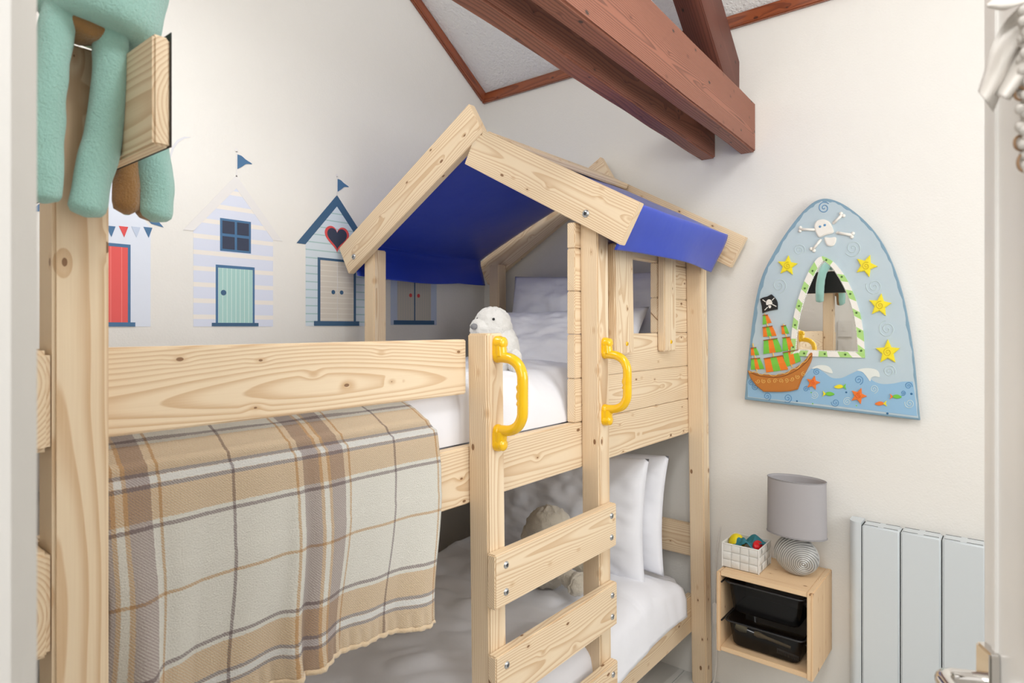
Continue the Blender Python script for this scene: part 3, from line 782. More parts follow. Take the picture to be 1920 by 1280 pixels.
# lilac striped hut
H = hut('beach hut sticker with lilac stripes, four-pane window and mint door')
X0, X1, XC, ZB = .951, 1.239, 1.099, 1.400
dp('hut_wall', [(X0, ZB), (X1, ZB), (X1, 1.721), (XC, 1.918), (X0, 1.721)], 0, S1, H, False)
dp('roof', [(XC, 1.936), (1.276, 1.721), (1.239, 1.721), (XC, 1.889), (.951, 1.721), (.918, 1.721)], 1, PALE, H, False)
d = dp('door', rect(1.026, 1.167, 1.405, 1.614), 1, NAVY, H, False); dp('door_panel', rect(1.034, 1.159, 1.405, 1.604), 2, S3, d, False); dp('knob', disc(1.0525, 1.518, .0095), 3, DNAVY, d, False)
dp('door_sill', rect(1.012, 1.181, 1.401, 1.413), 3, DNAVY, H, False)
w = dp('window', rect(1.041, 1.153, 1.663, 1.777), 1, NAVY, H, False)
for a, b in ((1.049, 1.0925), (1.1015, 1.145)):
    for e, f in ((1.671, 1.715), (1.725, 1.769)): dp('pane', rect(a, b, e, f), 2, PANE, w, False)
flag(H, 1.1, 1.93, 2.020)
# blue roofed hut with a heart
H = hut('beach hut sticker with blue roof and red heart window')
X0, X1, XC = 1.376, 1.665, 1.519
dp('hut_wall', [(X0, 1.402), (X1, 1.402), (X1, 1.721), (XC, 1.90), (X0, 1.721)], 0, S2, H, False)
dp('roof', [(XC, 1.934), (1.702, 1.720), (1.664, 1.720), (XC, 1.888), (1.375, 1.720), (1.336, 1.720)], 1, DNAVY, H, False)
def heart(cx, cz, s):
    out = []
    for k in range(48):
        t = 2*math.pi*k/48; out.append((cx+s*16*math.sin(t)**3/16, cz+s*(13*math.cos(t)-5*math.cos(2*t)-2*math.cos(3*t)-math.cos(4*t))/16))
    return out
w = dp('window', heart(1.519, 1.762, .058), 2, RED, H, False); dp('pane', heart(1.519, 1.7625, .047), 3, PANE, w, False)
d = dp('door', rect(1.429, 1.612, 1.405, 1.674), 1, DNAVY, H, False); dp('door_panel', rect(1.441, 1.600, 1.421, 1.664), 2, S4, d, False)
dp('door_gap', rect(1.5195, 1.5215, 1.421, 1.664), 3, PALE, d, False)
for k in (1.500, 1.540): dp('knob', disc(k, 1.539, .0085), 4, DNAVY, d, False)
dp('door_sill', rect(1.412, 1.628, 1.403, 1.422), 3, DNAVY, H, False)
flag(H, 1.519, 1.93, 2.010)
# periwinkle hut under the blue roof
H = hut('periwinkle beach hut sticker seen under the blue canopy, red door knobs')
dp('hut_wall', [(1.798, 1.407), (2.078, 1.407), (2.078, 1.73), (1.938, 1.90), (1.798, 1.73)], 0, LILAC, H, False)
dp('roof', [(1.938, 1.94), (2.115, 1.725), (2.077, 1.725), (1.938, 1.89), (1.799, 1.725), (1.761, 1.725)], 1, PALE, H, False)
d = dp('door', rect(1.836, 2.040, 1.41, 1.674), 1, S5, H, False); dp('door_gap', rect(1.935, 1.942, 1.42, 1.674), 2, DNAVY, d, False)
for k in (1.914, 1.962): dp('knob', disc(k, 1.542, .0088), 2, RED, d, False)
dp('door_sill', rect(1.814, 2.061, 1.409, 1.428), 3, DNAVY, H, False)
# red door hut
H = hut('beach hut sticker with red door and bunting, beside the near post')
dp('hut_wall', [(.545, 1.400), (.818, 1.400), (.818, 1.715), (.680, 1.89), (.545, 1.715)], 0, flat('sticker_pale_blue', 226, 232, 244), H, False)
dp('roof', [(.680, 1.917), (.857, 1.721), (.820, 1.728), (.680, 1.872), (.538, 1.728), (.503, 1.721)], 1, NAVY, H, False)
d = dp('door', rect(.602, .760, 1.405, 1.655), 1, NAVY, H, False); dp('door_panel', rect(.610, .752, 1.41, 1.645), 2, S6, d, False)
dp('door_sill', rect(.590, .773, 1.400, 1.413), 3, NAVY, H, False)
for k in range(8):
    x = .552 + k*.035
    m = (NAVY, RED, LILAC, NAVY)[k % 4]
    dp('bunting_flag', [(x, 1.705+.003*abs(k-3.5)), (x+.026, 1.705+.003*abs(k-3.5)), (x+.015, 1.672+.003*abs(k-3.5))], 2, m, H, False)
g = dp('seagull_sticker', [on_y(*p, YW)[:2] for p in ((318, 294), (322, 275), (332, 262), (345, 256), (358, 257), (345, 260), (334, 267), (326, 279), (320, 296))], 0, flat('sticker_gull_grey', 222, 222, 226), None, False)
tag(g, 'pale grey seagull sticker on the left wall beside the top board', 'wall sticker')

# ------------------------------------------------------------------ pirate mirror on the back wall
MB = XW - .012
def mw(x, y, d=.020): return on_x(1380+x/2.7816, 350+y/2.7826, MB-d)
def mz(x, y, d=.020): return on_x(1380+x/5.8167, 530+y/5.8167, MB-d)
SKY = NT('painted_pale_blue'); _o = SKY.obj(); SKY.put(SKY.b.inputs['Base Color'], SKY.mix(SKY.noise(_o, 9, 3), srgb(178, 198, 208), srgb(194, 207, 213))); SKY.set(Roughness=.55); SKY.bump(SKY.noise(_o, 260, 3), .15, .001); SKY = SKY.m
EDGE = flat('painted_edge_blue', 128, 160, 180); SEA = flat('painted_sea_blue', 146, 186, 216); SWIRL = flat('painted_swirl_blue', 96, 146, 188); FAINT = flat('painted_faint_swirl', 196, 212, 214)
BONE = flat('glazed_white', 240, 236, 228, .3); STARY = flat('glazed_yellow', 242, 224, 40, .35); STARD = flat('glazed_yellow_groove', 222, 196, 30, .4); STARO = flat('glazed_orange', 240, 128, 52, .35); STARP = flat('glazed_orange_groove', 226, 104, 34, .4)
GREEN = flat('glazed_green', 120, 200, 70, .35); LGREEN = flat('frame_green', 172, 214, 128, .45); DOT = flat('frame_dark_green_dot', 76, 112, 50); ORNG = flat('sail_orange', 242, 130, 40, .4); HULL = flat('hull_brown', 190, 118, 48, .45); HULLD = flat('hull_dark_rim', 140, 82, 34, .5); ROPE = flat('rope_yellow', 236, 196, 110); MAST = flat('mast_brown', 158, 84, 40); BLK = flat('flag_black', 30, 30, 32, .4); BLUEDOT = flat('painted_navy_dot', 44, 102, 146); WAVE = flat('wave_cream', 226, 230, 224)
MIR = plain('mirror_glass', (.93, .94, .94, 1), .01, 1.0, var=0.0)
M = thing('pirate_mirror', (MB, .52, 1.45), 'arched pale blue pirate mirror with ship, stars and skull, on the back wall', 'mirror')
out = [(50, 1108), (55, 1050), (66, 930), (76, 830), (92, 690), (112, 570), (142, 460), (186, 372), (240, 280), (300, 195), (352, 132), (400, 88), (445, 67), (490, 66), (548, 86), (610, 125), (672, 178), (730, 244), (780, 322), (826, 425), (868, 555), (897, 690), (920, 830), (936, 960), (948, 1100), (960, 1216)]
sm = lambda L, n=4, closed=False: [(p.x, p.y) for p in catmull([(a, b, 0) for a, b in L], n, closed)]
outer = sm(out, 4)
plate('board', [mw(x, y, 0.010) for x, y in outer], 'x', MB, .020, EDGE, M, .002)
# lighter painted field with a wavy edge
cx, cy = 500, 650; inn = []
for k, (x, y) in enumerate(outer):
    d = math.hypot(x-cx, y-cy); r = 1 - (13+3*math.sin(k*.9)+3*math.sin(k*2.3+1))/d; inn.append((cx+(x-cx)*r, cy+(y-cy)*r))
plate('painted_sky', [mw(x, y) for x, y in inn], 'x', MB-.0195, .0009, SKY, M)
seaL = [(63, 1085), (60, 1040), (64, 1003), (110, 1000), (220, 1040), (330, 1010), (392, 950), (430, 950), (462, 970), (500, 996), (550, 997), (600, 975), (645, 958), (680, 975), (712, 1010), (760, 1028), (820, 1026), (870, 1016), (922, 1016)]
plate('painted_sea', [mw(x, y) for x, y in sm(seaL, 4)+[(936, 1110), (945, 1196), (500, 1140), (66, 1095)]], 'x', MB-.0202, .0010, SEA, M)
for W in ([(396, 948), (425, 932), (465, 931), (492, 944), (505, 972), (478, 968), (452, 958), (428, 948)], [(632, 956), (670, 946), (712, 948), (742, 962), (750, 992), (725, 988), (706, 996), (700, 1014), (682, 990), (660, 966)]):
    plate('wave_crest', [mw(x, y) for x, y in sm(W, 4, True)], 'x', MB-.0210, .0010, WAVE, M)
# mirror glass and its striped frame
gl = sm([(310, 850), (316, 770), (330, 680), (356, 585), (398, 478), (458, 384)], 6)[:-1] + sm([(458, 384), (510, 432), (556, 505), (598, 610), (624, 715), (636, 862)], 6)
plate('mirror_glass', [mw(x, y) for x, y in gl], 'x', MB-.0206, .0015, MIR, M)
fo = sm([(284, 880), (290, 760), (305, 655), (332, 560), (372, 455), (420, 378), (452, 362)], 8) + sm([(452, 362), (505, 390), (556, 450), (600, 530), (640, 640), (662, 750), (672, 892)], 8)[1:]
fi = sm([(310, 852), (316, 770), (330, 680), (356, 585), (398, 478), (434, 412), (458, 384)], 8) + sm([(458, 384), (490, 410), (520, 446), (565, 525), (602, 620), (626, 730), (636, 862)], 8)[1:]
fo += [(672-388*k/24, 892-2*k/24*5) for k in range(1, 25)]; fi += [(636-326*k/24, 862-10*k/24) for k in range(1, 25)]
bm = bmesh.new(); A = [bm.verts.new((MB-.0265, *mw(*p, .0265))) for p in fo]; B = [bm.verts.new((MB-.0265, *mw(*p, .0265))) for p in fi]
lens = [0]
for i in range(1, len(fi)): lens.append(lens[-1]+math.dist(fi[i], fi[i-1]))
mids = []
for i in range(len(fo)-1):
    f = bm.faces.new((A[i], A[i+1], B[i+1], B[i])); k = int(lens[i]/49); f.material_index = k % 2
r = bmesh.ops.extrude_face_region(bm, geom=bm.faces[:]); 
for v in r['geom']:
    if isinstance(v, bmesh.types.BMVert): v.co.x += .0065
fr = from_bm('mirror_frame', bm, [LGREEN, BONE], M, auto=30); fr['label'] = 'green and white chequered frame'
tot = lens[-1]; k = 0
def frame_at(L):
    for i in range(len(lens)-1):
        if lens[i+1] >= L:
            t = (L-lens[i])/(lens[i+1]-lens[i]); a = (fi[i][0]+(fi[i+1][0]-fi[i][0])*t, fi[i][1]+(fi[i+1][1]-fi[i][1])*t); b = (fo[i][0]+(fo[i+1][0]-fo[i][0])*t, fo[i][1]+(fo[i+1][1]-fo[i][1])*t)
            return a, b
    return fi[-1], fo[-1]
L = 24
while L < tot:
    a, b = frame_at(L); y, z = mw((a[0]+b[0])/2, (a[1]+b[1])/2, .027); ell('frame_dot', (MB-.0268, y, z), (.0025, .0035, .0035), DOT, fr, seg=12, rings=6); L += 98
bm = bmesh.new(); L = 0
while L < tot:
    a, b = frame_at(L); y, z = mw(a[0], a[1], .024); ell_bm(bm, Vector((MB-.0245, y, z)), (.0026, .0026, .0026), 8, 5); L += 8.6
from_bm('bead_string', bm, plain('silver_beads', srgb(226, 226, 220), .25, .5), M, smooth=True)['kind'] = 'stuff'
def spiral(x, y, r, mat, turns=2.0, ph=0, w=.0014, parent=M, depth=.021, name='swirl'):
    P = []
    for k in range(int(26*turns)+1):
        t = k/26; rr = r*(t/turns)**.9; a = ph+2*math.pi*t; yy, zz = mw(x+rr*math.cos(a), y+rr*math.sin(a), depth); P.append((MB-depth, yy, zz))
    return tube(name, P[2:], w, mat, parent, 6)
def star(x, y, r, m1, m2, rot, name='star'):
    pts = []
    for k in range(10):
        rr = r if k % 2 == 0 else r*.47; a = rot + math.pi*k/5; pts.append((x+rr*math.sin(a), y-rr*math.cos(a)))
    s = plate(name, [mw(a, b) for a, b in pts], 'x', MB-.0198, .008, m1, M, .0025); spiral(x, y, r*.36, m2, 1.8, rot, .0016, s, .028, 'groove'); return s
for x, y, r, a in ((270, 412, 54, .1), (680, 413, 60, .35), (752, 618, 62, .12), (793, 862, 66, .0), ): star(x, y, r, STARY, STARD, a)
for x, y, r, a in ((403, 1022, 38, .25), (640, 1090, 44, .35)): star(x, y, r, STARO, STARP, a, 'starfish')
sk = plate('skull', [mw(x, y) for x, y in sm([(414, 225), (412, 198), (428, 177), (458, 171), (488, 184), (504, 212), (509, 240), (470, 252), (434, 263)], 4, True)], 'x', MB-.0198, .009, BONE, M, .003)
for x, y in ((438, 208), (463, 200)): y2, z2 = mw(x, y, .029); ell('eye_socket', (MB-.0288, y2, z2), (.0018, .0042, .0042), SWIRL, sk)
plate('jaw', [mw(x, y) for x, y in sm([(464, 266), (492, 266), (522, 264), (522, 288), (508, 308), (482, 309), (468, 292)], 4, True)], 'x', MB-.0198, .008, BONE, M, .003)
for (x0, y0), (x1, y1) in (((409, 224), (338, 222)), ((510, 188), (552, 148)), ((530, 240), (604, 252)), ((440, 280), (402, 326))):
    bm = bmesh.new(); a = Vector((MB-.023, *mw(x0, y0, .023))); b = Vector((MB-.023, *mw(x1, y1, .023)))
    tube_bm(bm, [a, (a+b)/2, b], [.0052, .0045, .0055], 12); d = (b-a).normalized(); p = Vector((1, 0, 0)).cross(d)
    for s in (-1, 1): ell_bm(bm, b+p*.0058*s+d*.002, (.005, .0062, .0062), 14, 8)
    ell_bm(bm, a, (.005, .0052, .0052), 12, 8); from_bm('bone', bm, BONE, M, smooth=True)
# ship
SH = plate('ship_hull', [mz(x, y) for x, y in sm([(135, 955), (230, 985), (330, 1000), (480, 1000), (600, 955), (700, 895), (780, 820), (815, 765), (840, 775), (822, 860), (772, 960), (722, 1050)], 3)+[(680, 1160), (600, 1180), (500, 1187), (310, 1185), (230, 1120), (170, 1040)]], 'x', MB-.0196, .013, HULL, M, .003)
tube('rim', [(MB-.0325, *mz(x, y, .0325)) for x, y in sm([(160, 980), (240, 1010), (340, 1026), (480, 1026), (600, 985), (700, 925), (780, 850), (828, 790)], 4)], .0016, HULLD, SH, 6)
tube('rope', [(MB-.0325, *mz(x, y+13*math.sin(k*.95), .0325)) for k, (x, y) in enumerate(sm([(140, 962), (230, 985), (340, 1000), (480, 1000), (600, 955), (700, 900), (780, 830), (820, 780)], 6))], .0012, ROPE, SH, 6)
for k in range(9):
    x = 240+k*62; y = 1072-max(0, k-3)**2*2.6 - max(0, k-6)*6
    xx, yy = x/5.8167*2.7816, (180+y/5.8167)*2.7826; spiral(xx, yy, 12, ROPE, 1.5, k, .0008, SH, .033, 'scroll')
sails = [([(295, 357), (342, 350), (385, 435), (290, 457)], 'go'), ([(293, 489), (392, 472), (440, 577), (296, 590)], 'ogo'), ([(303, 630), (446, 607), (502, 750), (298, 777)], 'gog'), ([(306, 828), (506, 794), (566, 945), (330, 978)], 'ogo'),
         ([(495, 477), (540, 465), (577, 552), (500, 562)], 'og'), ([(509, 602), (582, 592), (637, 722), (508, 747)], 'go'), ([(514, 764), (670, 734), (706, 855), (535, 922)], 'gog'),
         ([(163, 714), (216, 707), (252, 787), (162, 792)], 'og'), ([(165, 830), (256, 822), (306, 938), (162, 947)], 'gog')]
for pts, st in sails:
    bm = bmesh.new(); n = len(st); (a, b, c, d) = [Vector(p) for p in pts]; nv = 6
    for k in range(n):
        cols = []
        for f in (k/n, (k+1)/n):
            col = []
            for j in range(nv+1):
                v = j/nv; bow = .004*math.sin(math.pi*v); x = (a.lerp(b, f)*(1-v) + d.lerp(c, f)*v); dep = .024+bow; y_, z_ = mz(x.x, x.y, dep); col.append(bm.verts.new((MB-dep, y_, z_)))
            cols.append(col)
        for j in range(nv): fc = bm.faces.new((cols[0][j], cols[1][j], cols[1][j+1], cols[0][j+1])); fc.material_index = 0 if st[k] == 'o' else 1
    bmesh.ops.remove_doubles(bm, verts=bm.verts, dist=1e-5); ex = bmesh.ops.extrude_face_region(bm, geom=bm.faces[:])
    for v in ex['geom']:
        if isinstance(v, bmesh.types.BMVert): v.co.x = MB-.0195
    s = from_bm('sail', bm, [ORNG, GREEN], M)
    tube('yard', [(MB-.029, *mz(a.x-6, a.y-2, .029)), (MB-.029, *mz(b.x+6, b.y-2, .029))], .0014, MAST, s, 8)
for P in ([(312, 335), (345, 470), (375, 610), (405, 770), (430, 960)], [(183, 660), (205, 800), (228, 965)], [(516, 450), (548, 580), (575, 740), (610, 920)]):
    tube('mast', [(MB-.0225, *mz(x, y, .0225)) for x, y in P], .0022, ROPE, M, 8)
fl = plate('ship_flag', [mz(x, y) for x, y in sm([(268, 178), (300, 160), (345, 150), (390, 126)], 3)+sm([(390, 126), (430, 165), (456, 215), (458, 290)], 3)[1:]+sm([(458, 290), (400, 300), (340, 315), (293, 332)], 3)[1:]+[(285, 250)]], 'x', MB-.0198, .007, BLK, M, .0015)
plate('skull_mark', [mz(x, y, .027) for x, y in sm([(332, 240), (332, 200), (360, 180), (388, 195), (396, 232), (365, 238)], 3, True)], 'x', MB-.0268, .0015, BONE, fl)
plate('jaw_mark', [mz(x, y, .027) for x, y in sm([(354, 248), (382, 248), (380, 272), (362, 276)], 3, True)], 'x', MB-.0268, .0015, BONE, fl)
for (x0, y0), (x1, y1) in (((290, 185), (322, 208)), ((418, 165), (394, 190)), ((312, 298), (345, 265)), ((440, 258), (396, 236))):
    tube('bone_mark', [(MB-.028, *mz(x0, y0, .028)), (MB-.028, *mz(x1, y1, .028))], .0017, BONE, fl, 8)
for x, y, s, c1, c2 in ((540, 1042, -1, STARY, GREEN), (488, 1080, 1, GREEN, STARY), (752, 1130, -1, STARO, STARY), (838, 1094, 1, GREEN, STARO)):
    F = plate('fish', [mw(x+s*a, y+b) for a, b in sm([(-22, 0), (-8, -10), (10, -9), (27, 2), (8, 10), (-10, 8)], 4, True)], 'x', MB-.0198, .006, c1, M, .0015)
    plate('tail', [mw(x+s*a, y+b) for a, b in [(-16, 0), (-34, -15), (-30, 0), (-36, 14)]], 'x', MB-.0198, .005, c2, F)
for x, y, r, a in ((460, 110, 32, 0), (80, 1022, 17, 1), (163, 1093, 21, 2), (270, 1102, 24, 3), (366, 1055, 16, 1), (421, 965, 19, 0), (519, 1125, 22, 4), (640, 1008, 25, 2), (900, 1038, 20, 1), (872, 1075, 14, 3), (100, 1045, 17, 5)): spiral(x, y, r, SWIRL, 1.9, a)
for x, y, r, a in ((330, 330, 32, 0), (610, 320, 46, 2), (225, 515, 40, 1), (722, 520, 44, 3), (790, 742, 46, 4), (800, 962, 34, 0), (410, 1085, 20, 2), (580, 1120, 22, 5), (720, 1055, 22, 1), (905, 1130, 26, 3)): spiral(x, y, r, FAINT, 2.1, a, .0012)
for x, y, r, m in ((575, 1072, .0032, BLUEDOT), (790, 1182, .0034, BLUEDOT), (915, 1080, .0036, BLUEDOT), (318, 1118, .0030, BLUEDOT), (628, 1141, .0022, GREEN), (400, 1131, .0022, GREEN), (392, 1073, .0022, GREEN)):
    y_, z_ = mw(x, y, .021); ell('painted_dot', (MB-.0212, y_, z_), (.0008, r, r), m, M)
reparent(M)

# ------------------------------------------------------------------ wall shelf box with two trays
SHF = thing('wall_shelf_unit', (2.29, .66, .26), 'small pine box shelf on the back wall holding two black trays', 'shelf unit')
sx0, sy0, sy1, sz0, sz1 = 2.155, .512, .826, .262, .545
W_ = SHELF_PINE
board('side_panel', (2.287, sy0+.009, sz0), (2.287, sy0+.009, sz1), .264, .018, (1, 0, 0), W_, SHF, .0025)
board('side_panel', (2.287, sy1-.007, sz0), (2.287, sy1-.007, sz1-.004), .264, .014, (1, 0, 0), W_, SHF, .0025)
raily('top_panel', sx0+.003, XW-.002, sy0+.018, sy1-.014, sz1-.017, sz1-.001, W_, SHF, bevel=.0015, pith=.09)
raily('bottom_panel', sx0+.003, XW-.002, sy0+.018, sy1-.014, sz0+.004, sz0+.020, W_, SHF, bevel=.0015)
for zz in (.508, .374):
    for yy in (sy0+.0185, sy1-.0145-.004): box('tray_runner', sx0+.004, XW-.02, yy, yy+.004, zz-.004, zz, BLK, SHF)
reparent(SHF)
def tray(zr, zb, label):
    T = thing('storage_tray', (2.28, .67, zb), label, 'tray', 'black trays in the wall shelf unit')
    y0, y1, x0, x1 = .5405, .801, 2.162, 2.405
    bm = bmesh.new()
    def loop(x0, x1, y0, y1, z, r=.02):
        L = []
        for cx, cy, a0 in ((x1-r, y1-r, 0), (x0+r, y1-r, 90), (x0+r, y0+r, 180), (x1-r, y0+r, 270)):
            for k in range(5): a = R(a0+k*22.5); L.append(bm.verts.new((cx+r*math.cos(a), cy+r*math.sin(a), z)))
        return L
    d = .020
    Ls = [loop(x0, x1, y0, y1, zr-.004), loop(x0+.002, x1-.002, y0+.002, y1-.002, zr), loop(x0+.008, x1-.008, y0+.006, y1-.006, zr), loop(x0+.011, x1-.011, y0+.009, y1-.009, zr-.006), loop(x0+d, x1-d, y0+d, y1-d, zb+.008), loop(x0+d+.006, x1-d-.006, y0+d+.006, y1-d-.006, zb)]
    for a, b in zip(Ls, Ls[1:]):
        for k in range(20): bm.faces.new((a[k], a[(k+1) % 20], b[(k+1) % 20], b[k]))
    bm.faces.new(Ls[-1]); o = from_bm('bin', bm, SMOKE, T, auto=40)
    rim = []
    for k in range(20): v = o.data.vertices[k].co; rim.append((v.x, v.y, v.z+.002))
    bm = bmesh.new(); tube_bm(bm, rim+[rim[0]], .0028, 8); rr = from_bm('rim', bm, plain('black_tray_rim', srgb(44, 44, 46), .3), T, smooth=True)
    reparent(T)
tray(.512, .405, 'upper black tray in the wall shelf unit, nothing showing through')
tray(.378, .288, 'lower black tray in the wall shelf unit, brush showing through')
PB = thing('paint_brush', (2.2, .68, .31), 'pale paint brush lying in the lower black tray', 'brush')
a, b = Vector((2.205, .776, .345)), Vector((2.225, .64, .322)); d = (b-a)
tube('bristles', [a, a+d*.12, a+d*.28], [.009, .013, .009], plain('cream_bristles', srgb(216, 200, 160), .8), PB, 14)
tube('ferrule', [a+d*.27, a+d*.45], [.009, .008], METAL, PB, 14); tube('handle', [a+d*.44, a+d*.55, a+d*.75, b+d*.3], [.007, .010, .006, .005], plain('pale_wood_handle', srgb(220, 190, 140), .5), PB, 12); reparent(PB)
CL = thing('plastic_comb', (2.21, .60, .30), 'small grey comb beside the brush in the lower black tray', 'comb')
board('spine', (2.20, .635, .312), (2.20, .565, .306), .006, .003, (0, 0, 1), flat('grey_plastic', 170, 170, 172), CL, .0005)
bm = bmesh.new()
for k in range(14): y = .633-k*.005; me = None; b2 = box_bm(2.1992, 2.2008, y-.0012, y+.0012, .298-k*.0004, .311-k*.0004); me = bpy.data.meshes.new('t'); b2.to_mesh(me); b2.free(); bm.from_mesh(me)
from_bm('teeth', bm, flat('grey_plastic_teeth', 170, 170, 172), CL); reparent(CL)

# ------------------------------------------------------------------ basket with toys
def basket():
    B = thing('woven_basket', (2.29, .76, .545), 'small white woven strap basket full of toys on the wall shelf', 'basket')
    x0, x1, y0, y1, z0, z1 = 2.208, 2.335, .699, .822, .5455, .628
    m = plain('white_woven_strap', srgb(226, 224, 218), .7, bump=(420, .5, .001))
    def wall(p, q, n, name='side_wall'):
        bm = bmesh.new(); p, q = Vector(p), Vector(q); d = q-p; nn = Vector(n); cu = 4; cv = 3; su = 8
        for iu in range(cu):
            for iv in range(cv):
                up = (iu+iv) % 2; G = []
                for a in range(su+1):
                    row = []
                    for b in range(su+1):
                        fu = a/su; fv = b/su; s = .0022 + (.0016 if up else .0)*math.sin(math.pi*(fv if up else fu)) + .0012*(math.sin(math.pi*fu)*math.sin(math.pi*fv))**.3
                        u = (iu+ (.02+fu*.96))/cu; v = (iv+(.02+fv*.96))/cv
                        row.append(bm.verts.new(p + d*u + Vector((0, 0, (z1-z0)*v)) + nn*s))
                    G.append(row)
                for a in range(su):
                    for b in range(su): bm.faces.new((G[a][b], G[a+1][b], G[a+1][b+1], G[a][b+1]))
        c = [bm.verts.new(v) for v in (p, q, q+Vector((0, 0, z1-z0)), p+Vector((0, 0, z1-z0)))]; f = bm.faces.new(c)
        r = bmesh.ops.extrude_face_region(bm, geom=[f])
        for v in r['geom']:
            if isinstance(v, bmesh.types.BMVert): v.co -= nn*.0012
        return from_bm(name, bm, m, B, auto=50)
    wall((x0, y1, z0), (x0, y0, z0), (-1, 0, 0)); wall((x1, y0, z0), (x1, y1, z0), (1, 0, 0)); wall((x0, y0, z0), (x1, y0, z0), (0, -1, 0)); wall((x1, y1, z0), (x0, y1, z0), (0, 1, 0))
    box('base', x0, x1, y0, y1, z0, z0+.003, m, B)
    e = .002; P = [(x0-e, y0-e, z1), (x1+e, y0-e, z1), (x1+e, y1+e, z1), (x0-e, y1+e, z1), (x0-e, y0-e, z1)]
    for a, b in zip(P, P[1:]): tube('rim', [a, b], .0026, GLOSS, B, 8)
    for x, y in ((x0-e, y0-e), (x1+e, y0-e), (x0-e, y1+e), (x1+e, y1+e)): tube('corner_post', [(x, y, z0), (x, y, z1)], .0026, GLOSS, B, 8)
    reparent(B)
basket()
o = ell('toy_ball', (2.266, .793, .617), (.030, .028, .034), flat('toy_yellow', 228, 206, 20, .4), None); tag(o, 'yellow toy ball in the white basket', 'toy')
bm = bmesh.new(); n = 30; G = []
for i in range(n+1):
    row = []
    for j in range(n+1):
        a, b = i/n, j/n; x = 2.222+.100*a; y = .712+.075*b + .01*math.sin(a*6)
        z = .630+.030*noise.noise(Vector((x*26, y*26, 1)))+.020*math.exp(-((a-.75)**2+(b-.45)**2)/.05) - .02*abs(b-.5)
        z += .012*abs(noise.noise(Vector((x*60, y*40, 4))))
        row.append(bm.verts.new((x, y, z)))
    G.append(row)
for i in range(n):
    for j in range(n): bm.faces.new((G[i][j], G[i+1][j], G[i+1][j+1], G[i][j+1]))
o = from_bm('folded_cloth', bm, flat('toy_teal', 46, 124, 138, .6), None, smooth=True); md = o.modifiers.new('s', 'SOLIDIFY'); md.thickness = .003; tag(o, 'crumpled teal cloth heaped in the white basket', 'cloth')
bm = bmesh.new(); ell_bm(bm, Vector((2.256, .722, .618)), (.018, .014, .022), 20, 14, amp=.004, fs=80); ell_bm(bm, Vector((2.285, .725, .620)), (.016, .016, .016), 20, 14)
o = from_bm('toy_block', bm, flat('toy_red', 206, 22, 30, .35), None, smooth=True); tag(o, 'red toy at the right corner of the white basket', 'toy')

